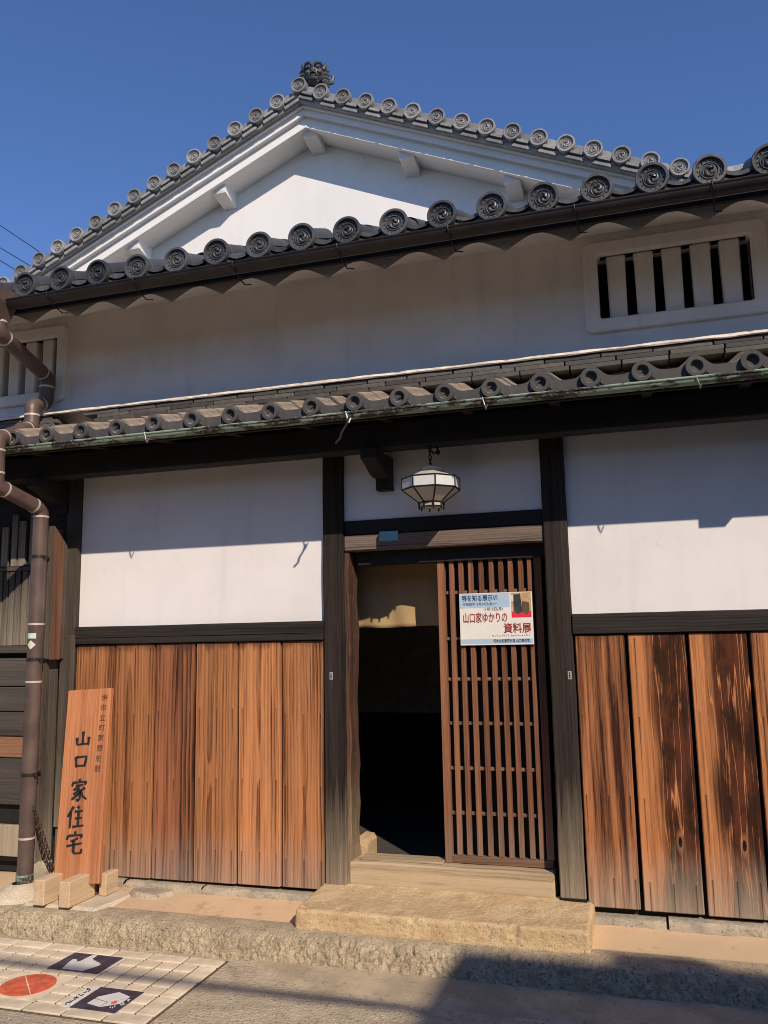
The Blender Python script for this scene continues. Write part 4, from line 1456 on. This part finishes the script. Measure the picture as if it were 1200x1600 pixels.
# ------------------------------------------------------------ hanging lantern
LX, LY = -1.065, -0.26
LN = empty('hanging_lantern', (LX, LY, 2.23), 'octagonal white glass lantern hanging under the eave over the door', 'lantern')


def oct_ring(r, z, rot=PI / 8):
    return [(LX + r * math.cos(rot + PI / 4 * k), LY + r * math.sin(rot + PI / 4 * k), z) for k in range(8)]


rings = {'a': oct_ring(0.075, 2.462), 'b': oct_ring(0.075, 2.446), 'c': oct_ring(0.158, 2.408), 'd': oct_ring(0.158, 2.348), 'e': oct_ring(0.066, 2.278), 'f': oct_ring(0.066, 2.258), 'g': oct_ring(0.05, 2.248)}


def facet(ra, rb_, k, name, mat, inset=0.0):
    m = MB()
    a, b, c, d = rings[ra][k], rings[ra][(k + 1) % 8], rings[rb_][(k + 1) % 8], rings[rb_][k]
    cen = (Vector(a) + Vector(b) + Vector(c) + Vector(d)) / 4
    n = (cen - Vector((LX, LY, cen.z))).normalized() * 0.004
    P = [cen + (Vector(q) - cen) * (1 - inset) for q in (a, b, c, d)]
    m.v += [tuple(p) for p in P] + [tuple(p - n) for p in P]
    m.f += [(0, 3, 2, 1), (4, 5, 6, 7), (0, 1, 5, 4), (1, 2, 6, 5), (2, 3, 7, 6), (3, 0, 4, 7)]
    return link(name, m.mesh(name), mat, LN)


for k in range(8):
    facet('b', 'c', k, 'roof_panel', 'lampm')
    facet('c', 'd', k, 'glass_pane', 'milk', 0.03)
    facet('d', 'e', k, 'lower_pane', 'milk2', 0.03)
    facet('e', 'f', k, 'bottom_band', 'lampm')
m = MB()
m.prism([(p[0], p[1]) for p in rings['a']], 2.444, 2.466, 'XY')
m.prism([(LX + 0.05 * math.cos(PI / 4 * k), LY + 0.05 * math.sin(PI / 4 * k)) for k in range(8)], 2.466, 2.476, 'XY')
link('lamp_cap', m.mesh('lamp_cap'), 'lampm', LN)
m = MB()
for k in range(8):
    for ra, rb_ in (('c', 'd'), ('d', 'e')):
        m.tube([rings[ra][k], rings[rb_][k]], 0.0042, 6)
    for ra in ('c', 'd', 'e'):
        m.tube([rings[ra][k], rings[ra][(k + 1) % 8]], 0.0048 if ra != 'c' else 0.004, 6)
link('lamp_frame', m.mesh('lamp_frame'), 'iron', LN)
for k in range(8):
    p = Vector(rings['f'][k])
    m = MB()
    m.tube([p + Vector((0, 0, 0.022)), p + Vector((0, 0, -0.004)), p + Vector((0, 0, -0.020))], [0.007, 0.006, 0.003], 7)
    link('finial', m.mesh('finial', True), 'iron', LN)
m = MB()
m.prism([(p[0], p[1]) for p in rings['g']], 2.250, 2.256, 'XY')
link('bottom_plate', m.mesh('bottom_plate'), 'lampm', LN)
for i in range(5):
    link('chain_link', lme, 'iron', LN, (LX, LY, 2.486 + 0.021 * i), (0, 0, PI / 2 * (i % 2)), (1.1, 1.1, 1.05))
m = MB()
m.tube([(LX + 0.035, LY + 0.02, 2.60), (LX + 0.04, LY + 0.02, 2.565), (LX + 0.02, LY + 0.01, 2.55), (LX, LY, 2.575), (LX, LY, 2.60)], 0.006, 8)
m.ball((LX + 0.04, LY + 0.02, 2.558), 0.014, 8, 6)
link('lamp_hook', m.mesh('lamp_hook', True), 'iron', LN)

# ------------------------------------------------------------ noren curtain inside the doorway
m = MB()
CX0, CX1, CY, CZ0, CZ1 = -1.93, -1.165, 0.33, 1.628, 2.20
m.grid(90, 24, lambda u, v: (CX0 + (CX1 - CX0) * u, CY + 0.010 * math.sin(u * 24 + 1.5 * math.sin(v * 3)) * (1 - v) + 0.006 * noise.noise(Vector((u * 8, v * 4, 0))), CZ0 + (CZ1 - CZ0) * v + 0.004 * math.sin(u * 9) * (1 - v)))
cl = m.mesh('noren_curtain', True, False)
NR = tag(link('noren_curtain', cl, 'cloth'), 'short beige linen curtain hanging inside the open doorway', 'curtain')
mod = NR.modifiers.new('thickness', 'SOLIDIFY')
mod.thickness = 0.003
m = MB()
m.tube([(-2.0, CY, 2.205), (-1.12, CY, 2.205)], 0.010, 8)
link('curtain_rod', m.mesh('curtain_rod'), 'iron', NR)

def marks(n, w, h, ext, wt, seed):
    # a row of small worn brush marks, too faded to read, centred on the origin in the XY plane
    rg = random.Random(seed)
    m = MB()
    for k in range(n):
        cx = (k + 0.5) * w / n - w / 2
        cw = w / n * 0.38
        for q in range(3):
            x0, y0 = cx + rg.uniform(-cw, cw), rg.uniform(-h, h) / 2
            x1, y1 = cx + rg.uniform(-cw, cw), rg.uniform(-h, h) / 2
            d = Vector((x1 - x0, y1 - y0))
            if d.length < h * 0.3:
                x1, y1 = x0 + cw, y0 + h * 0.2
                d = Vector((x1 - x0, y1 - y0))
            nn = Vector((-d.y, d.x)).normalized() * wt / 2
            m.prism([(x0 - nn.x, y0 - nn.y), (x1 - nn.x, y1 - nn.y), (x1 + nn.x, y1 + nn.y), (x0 + nn.x, y0 + nn.y)], -ext + q * 0.00012, ext + q * 0.00012, 'XY')
    return m.mesh('lettering')


# ------------------------------------------------------------ poster on the lattice
PX0, PX1, PZ0, PZ1, PY = -0.998, -0.590, 1.513, 1.801, 0.068
PO = tag(link('exhibition_poster', bbox_mesh('exhibition_poster', PX1 - PX0, 0.006, PZ1 - PZ0, 0.0005), 'paper', None, ((PX0 + PX1) / 2, PY, PZ0)),
         'white and pale blue exhibition poster hung on the lattice door', 'poster')


def pu(u): return PX0 + (PX1 - PX0) * u
def pv(v): return PZ1 - (PZ1 - PZ0) * v


def flat(name, mat, u0, u1, v0, v1, lay=1):
    return link(name, MB().box(pu(u0), pu(u1), PY - 0.003 - 0.0006 * lay, PY - 0.0025, pv(v1), pv(v0)).mesh(name), mat, PO)


flat('blue_header', 'pblue', 0.008, 0.695, 0.012, 0.285)
flat('blue_footer', 'pblue', 0.008, 0.992, 0.885, 0.972)
flat('photo_print', 'ptan', 0.715, 0.985, 0.012, 0.40)
flat('photo_white', 'white', 0.72, 0.748, 0.06, 0.17, 2)
flat('photo_carpet', 'pink', 0.718, 0.984, 0.37, 0.485, 2)
m = MB()
m.prism([(pu(.748), pv(.36)), (pu(.75), pv(.05)), (pu(.84), pv(.03)), (pu(.865), pv(.38)), (pu(.80), pv(.42))], PY - 0.0052, PY - 0.0026)
link('photo_cabinet', m.mesh('photo_cabinet'), 'pgrey', PO)
m = MB()
m.prism([(pu(.86), pv(.37)), (pu(.865), pv(.18)), (pu(.955), pv(.20)), (pu(.96), pv(.35)), (pu(.93), pv(.44))], PY - 0.0055, PY - 0.0026)
link('photo_chest', m.mesh('photo_chest'), 'pbrown', PO)


def ptext(body, u0, u1, v, h, mat, bold=0.0):
    me = text_mesh(body, h, 0.0004, bold=bold)
    xs = [q.co.x for q in me.vertices]
    if not xs:
        return
    w = max(xs) - min(xs)
    k = (pu(u1) - pu(u0)) / w
    c = (max(xs) + min(xs)) / 2
    for q in me.vertices:
        q.co.x = (q.co.x - c) * k
    link('lettering', me, mat, PO, ((pu(u0) + pu(u1)) / 2, PY - 0.0043, pv(v)), (PI / 2, 0, 0))


ptext('堺を知る展示Ⅵ', 0.035, 0.53, 0.105, 0.036, 'pnavy', 0.0006)
ptext('令和四年10月10日(金)〜', 0.045, 0.52, 0.215, 0.019, 'pnavy')
ptext('11月13日(月)', 0.34, 0.60, 0.318, 0.019, 'pnavy')
ptext('山口家ゆかりの', 0.05, 0.655, 0.49, 0.060, 'pred', 0.0009)
ptext('資料展', 0.60, 0.975, 0.70, 0.058, 'pred', 0.0009)
link('lettering', marks(17, pu(0.955) - pu(0.44), 0.0095, 0.0003, 0.0014, 3), 'grey_ink', PO, (pu(0.6975), PY - 0.0043, pv(0.825)), (PI / 2, 0, 0))
ptext('堺市立町家歴史館 山口家住宅', 0.455, 0.945, 0.93, 0.020, 'pnavy', 0.0004)
m = MB()
for q, (u, v) in enumerate(((0.02, 0.0), (0.975, -0.01), (0.03, 1.0), (0.985, 1.0))):
    m.tube([(pu(u), PY, pv(v) - 0.012), (pu(u), PY + 0.02, pv(v) + 0.012)], 0.0025, 6)
link('poster_tie', m.mesh('poster_tie'), 'iron', PO)

# ------------------------------------------------------------ pictogram tiles set in the street
TP = empty('tile_panel', (-2.85, -1.0, 0.0), 'cream tile panel with navy pictogram tiles set into the street', 'paving panel')
TX1, TY1 = -2.08, -0.612
PXW, PYW = 0.1012, 0.0917
NC, NRW = 18, 8
base = link('tile_bed', MB().box(TX1 - NC * PXW - 0.008, TX1 + 0.008, TY1 - NRW * PYW - 0.008, TY1 + 0.008, -0.03, 0.006).mesh('tile_bed'), 'grout', TP)


def ptile(c, r, cw=1, rh=1, mat='ptile', z=0.013):
    # column counted from the right edge, row counted from the wall
    g2 = 0.006
    me = bbox_mesh('paving_tile', cw * PXW - g2 * 2, rh * PYW - g2 * 2, 0.02, 0.002)
    x = TX1 - (c + cw / 2) * PXW
    y = TY1 - (r + rh / 2) * PYW
    return link('paving_tile', me, mat, TP, (x, y, z - 0.02 + j(-.0006, .0006)))


for c in range(1, NC - 1, 2):
    pass
c = 0
while c < NC:
    ptile(c, 0, 2); ptile(c, NRW - 1, 2)
    c += 2
for r in range(1, NRW - 1, 2):
    ptile(0, r, 1, 2)
hand_cells = {(q, r) for q in (5, 6, 7) for r in (1, 2)}
hand_cells = {(q, r) for q in range(5, 8) for r in range(1, 3)}
box_cells = {(q, r) for q in range(2, 4) for r in range(5, 7)}
red_cells = {(q, r) for q in range(6, 9) for r in range(4, 7)}
for c in range(1, NC):
    for r in range(1, NRW - 1):
        if (c, r) in hand_cells or (c, r) in box_cells or (c, r) in red_cells or (c == 1 and r in (5, 6) and False):
            continue
        ptile(c, r)


def pict_tile(x0, x1, y0, y1, mat):
    link('pictogram_border', MB().box(x0 - 0.009, x1 + 0.009, y0 - 0.009, y1 + 0.009, -0.01, 0.0125).mesh('pictogram_border'), 'white', TP)
    return link('pictogram_tile', MB().box(x0, x1, y0, y1, 0.0, 0.0145).mesh('pictogram_tile'), mat, TP)


hx0, hx1, hy0, hy1 = -2.890, -2.602, -0.925, -0.712
pt1 = pict_tile(hx0, hx1, hy0, hy1, 'navy')
bx0, bx1, by0, by1 = -2.490, -2.262, -1.274, -1.052
pt2 = pict_tile(bx0, bx1, by0, by1, 'navy')


def poly(parent, name, mat, pts, x0, x1, y0, y1, z0=0.0142, z1=0.0155):
    m = MB()
    m.prism([(x0 + (x1 - x0) * u, y0 + (y1 - y0) * v) for u, v in pts], z0, z1, 'XY')
    return link(name, m.mesh(name), mat, parent)


poly(pt1, 'hand_mark', 'white', [(.27, .06), (.68, .06), (.80, .42), (.80, .52), (.74, .54), (.72, .60), (.66, .60), (.63, .66), (.57, .66), (.54, .72), (.50, .72), (.49, .95), (.46, .98), (.42, .98), (.39, .95), (.36, .55), (.32, .48),
                                 (.28, .60), (.22, .63), (.18, .60), (.21, .36)], hx0, hx1, hy0, hy1)
poly(pt2, 'box_top', 'white', [(.24, .48), (.58, .40), (.86, .66), (.86, .72), (.52, .86), (.24, .56)], bx0, bx1, by0, by1, 0.0142, 0.0152)
poly(pt2, 'box_front', 'white', [(.22, .24), (.55, .16), (.57, .38), (.235, .46)], bx0, bx1, by0, by1, 0.0142, 0.0153)
poly(pt2, 'box_side', 'white', [(.57, .16), (.86, .40), (.87, .64), (.59, .38)], bx0, bx1, by0, by1, 0.0142, 0.0154)
poly(pt2, 'box_dot', 'red', [(.72 + .055 * math.cos(q), .39 + .075 * math.sin(q)) for q in [2 * PI * i / 12 for i in range(12)]], bx0, bx1, by0, by1, 0.0150, 0.0162)
for q, (u, v) in enumerate(((0.93, .56), (0.92, .38), (0.80, .20))):
    link('lettering', marks(1, 0.030, 0.026, 0.0005, 0.005, 11 + q), 'white', pt2, (bx0 + (bx1 - bx0) * u, by0 + (by1 - by0) * v, 0.0152), (0, 0, PI / 2))
me = marks(6, 0.19, 0.024, 0.0005, 0.0052, 5)
strip = link('lettering_strip', MB().box(-2.545, -2.502, -1.272, -1.062, 0.0, 0.0142).mesh('lettering_strip'), 'white', TP)
link('lettering', me, 'ink', strip, (-2.523, -1.166, 0.0148), (0, 0, PI / 2))
rcx, rcy = -2.842, -1.118
rc_bed = link('red_circle_bed', MB().box(TX1 - 9 * PXW + 0.004, TX1 - 6 * PXW - 0.004, TY1 - 7 * PYW + 0.004, TY1 - 4 * PYW - 0.004, -0.01, 0.0125).mesh('red_circle_bed'), 'ptile', TP)
rcx, rcy = TX1 - 7.5 * PXW, TY1 - 5.5 * PYW
for q in range(4):
    a0 = PI / 2 * q + PI / 4 + 0.015
    pts = [(rcx + 0.005 * math.cos(a0 + PI / 4), rcy + 0.005 * math.sin(a0 + PI / 4))] + [(rcx + 0.125 * math.cos(a0 + (PI / 2 - 0.03) * i / 10), rcy + 0.125 * math.sin(a0 + (PI / 2 - 0.03) * i / 10)) for i in range(11)]
    m = MB()
    m.prism(pts, 0.010, 0.0148, 'XY')
    link('red_segment', m.mesh('red_segment'), 'red', TP)

TP.location.z = -0.011     # the panel lies almost flush with the road

# ------------------------------------------------------------ across the street, behind the camera: building, poles and cables that cast the shadows
TSUN = SUN / SUN.z
def caster(sx_, sy_, h): return (sx_ + TSUN.x * h, sy_ + TSUN.y * h)


BH = 6.0
bx_, by_ = caster(-1.03, -0.37, BH)
OB = empty('flat_roofed_building', (bx_ + 4, by_ - 3, 0), 'beige flat roofed two storey building across the street, behind the viewer', 'building')
bx('wall', 'stucco', OB, bx_, bx_ + 9, by_ - 7, by_, 0.0, BH - 0.25, 0)
bx('roof_parapet', 'stucco', OB, bx_ - 0.0, bx_ + 9.0, by_ - 7.0, by_ + 0.02, BH - 0.249, BH, 0.01)
for zz in (0.9, 3.6):
    for k in range(3):
        w_ = bx('window', 'alu', OB, bx_ + 1.0 + 2.7 * k, bx_ + 2.6 + 2.7 * k, by_ - 0.02, by_ + 0.03, zz, zz + 1.3, 0.01)
        bx('window_pane', 'winglass', w_, bx_ + 1.07 + 2.7 * k, bx_ + 2.53 + 2.7 * k, by_ + 0.025, by_ + 0.034, zz + 0.07, zz + 1.23, 0)


LHX = (-16.0, bx_ - 1.2)  # unseen house added to cut sky light on the shaded walls
LHY = by_ - 0.3
LH = empty('sky_block_house', (-6, LHY - 2, 0), 'unseen low dark tiled house across the street, added behind the viewer on the left to block low sky', 'house')
bx('wall', 'darkwood', LH, LHX[0], LHX[1], LHY - 5.0, LHY - 0.6, 0.0, 3.1, 0)
m = MB()
m.prism([(LHY, 3.0), (LHY - 0.6, 3.1), (LHY - 5.0, 3.1), (LHY - 5.4, 3.0), (LHY - 2.7, 4.35)], LHX[0] - 0.3, LHX[1] + 0.2, 'YZ')
link('roof', m.mesh('roof'), 'tile', LH)
for k in range(6):
    w_ = bx('window', 'greyw', LH, LHX[0] + 1.2 + 3.0 * k, LHX[0] + 2.9 + 3.0 * k, LHY - 0.62, LHY - 0.56, 0.9, 2.3, 0.01)
    bx('window_pane', 'winglass', w_, LHX[0] + 1.28 + 3.0 * k, LHX[0] + 2.82 + 3.0 * k, LHY - 0.565, LHY - 0.553, 0.98, 2.22, 0)


def pole(x, y, lab):
    e_ = empty('utility_pole', (x, y, 0), lab, 'utility pole', 'poles across the street')
    m = MB()
    m.tube([(x, y, -0.02), (x, y, 8.0)], [0.17, 0.11], 16)
    link('shaft', m.mesh('shaft', True), 'polec', e_)
    bx('cross_arm', 'wire', e_, x - 0.05, x + 0.05, y - 0.7, y + 0.5, 7.2, 7.3, 0.005)


c1y = caster(0, -0.90, 4.6)[1]
c2y = caster(0, -0.28, 5.3)[1]
pole(-12, c1y - 0.25, 'grey concrete utility pole behind the viewer, left of the pair')
pole(15, c1y - 0.25, 'grey concrete utility pole behind the viewer, right of the pair')


def cable(pts_a, pts_b, r, sag, name, lab, n=40, grp=None):
    A_, B_ = Vector(pts_a), Vector(pts_b)
    m = MB()
    m.tube([A_.lerp(B_, i / n) - Vector((0, 0, sag * 4 * (i / n) * (1 - i / n))) for i in range(n + 1)], r, 8)
    return tag(link(name, m.mesh(name, True), 'cable'), lab, 'cable', grp)


cable((-12, c1y, 4.66), (15, c1y, 4.66), 0.027, 0.06, 'telephone_cable', 'thick black telephone cable strung across the street side behind the viewer')
cx2 = caster(-0.16, 0, 5.3)[0]
c2 = cable((cx2, c2y, 5.27), (15, c2y - 1.2, 5.3), 0.024, 0.0, 'power_cable', 'thinner black cable with a splice box behind the viewer')
bx('cable_bracket', 'iron', OB, cx2 + 0.02, cx2 + 0.05, by_ + 0.02, c2y, 5.28, 5.31, 0.002)
m = MB()
m.tube([(cx2 - 0.22, c2y, 5.25), (cx2 - 0.17, c2y, 5.25), (cx2 + 0.17, c2y, 5.25), (cx2 + 0.22, c2y, 5.25)], [0.03, 0.07, 0.07, 0.03], 10)
link('splice_box', m.mesh('splice_box', True), 'cable', c2)

# wires against the sky at the left edge
for k, (p, q) in enumerate((((-9.836, 6.0, 8.484), (-9.145, 6.0, 7.975)), ((-9.811, 6.0, 8.084), (-9.413, 6.0, 7.818)), ((-9.797, 6.0, 7.857), (-9.466, 6.0, 7.638)))):
    P_, Q_ = Vector(p), Vector(q)
    d = (Q_ - P_).normalized()
    cable(P_ - d * 8, P_ + d * 3.5, 0.007, 0.0, 'overhead_wire', ('topmost', 'middle', 'lowest')[k] + ' of the three thin dark wires against the sky at left', 8, 'wires in the sky')
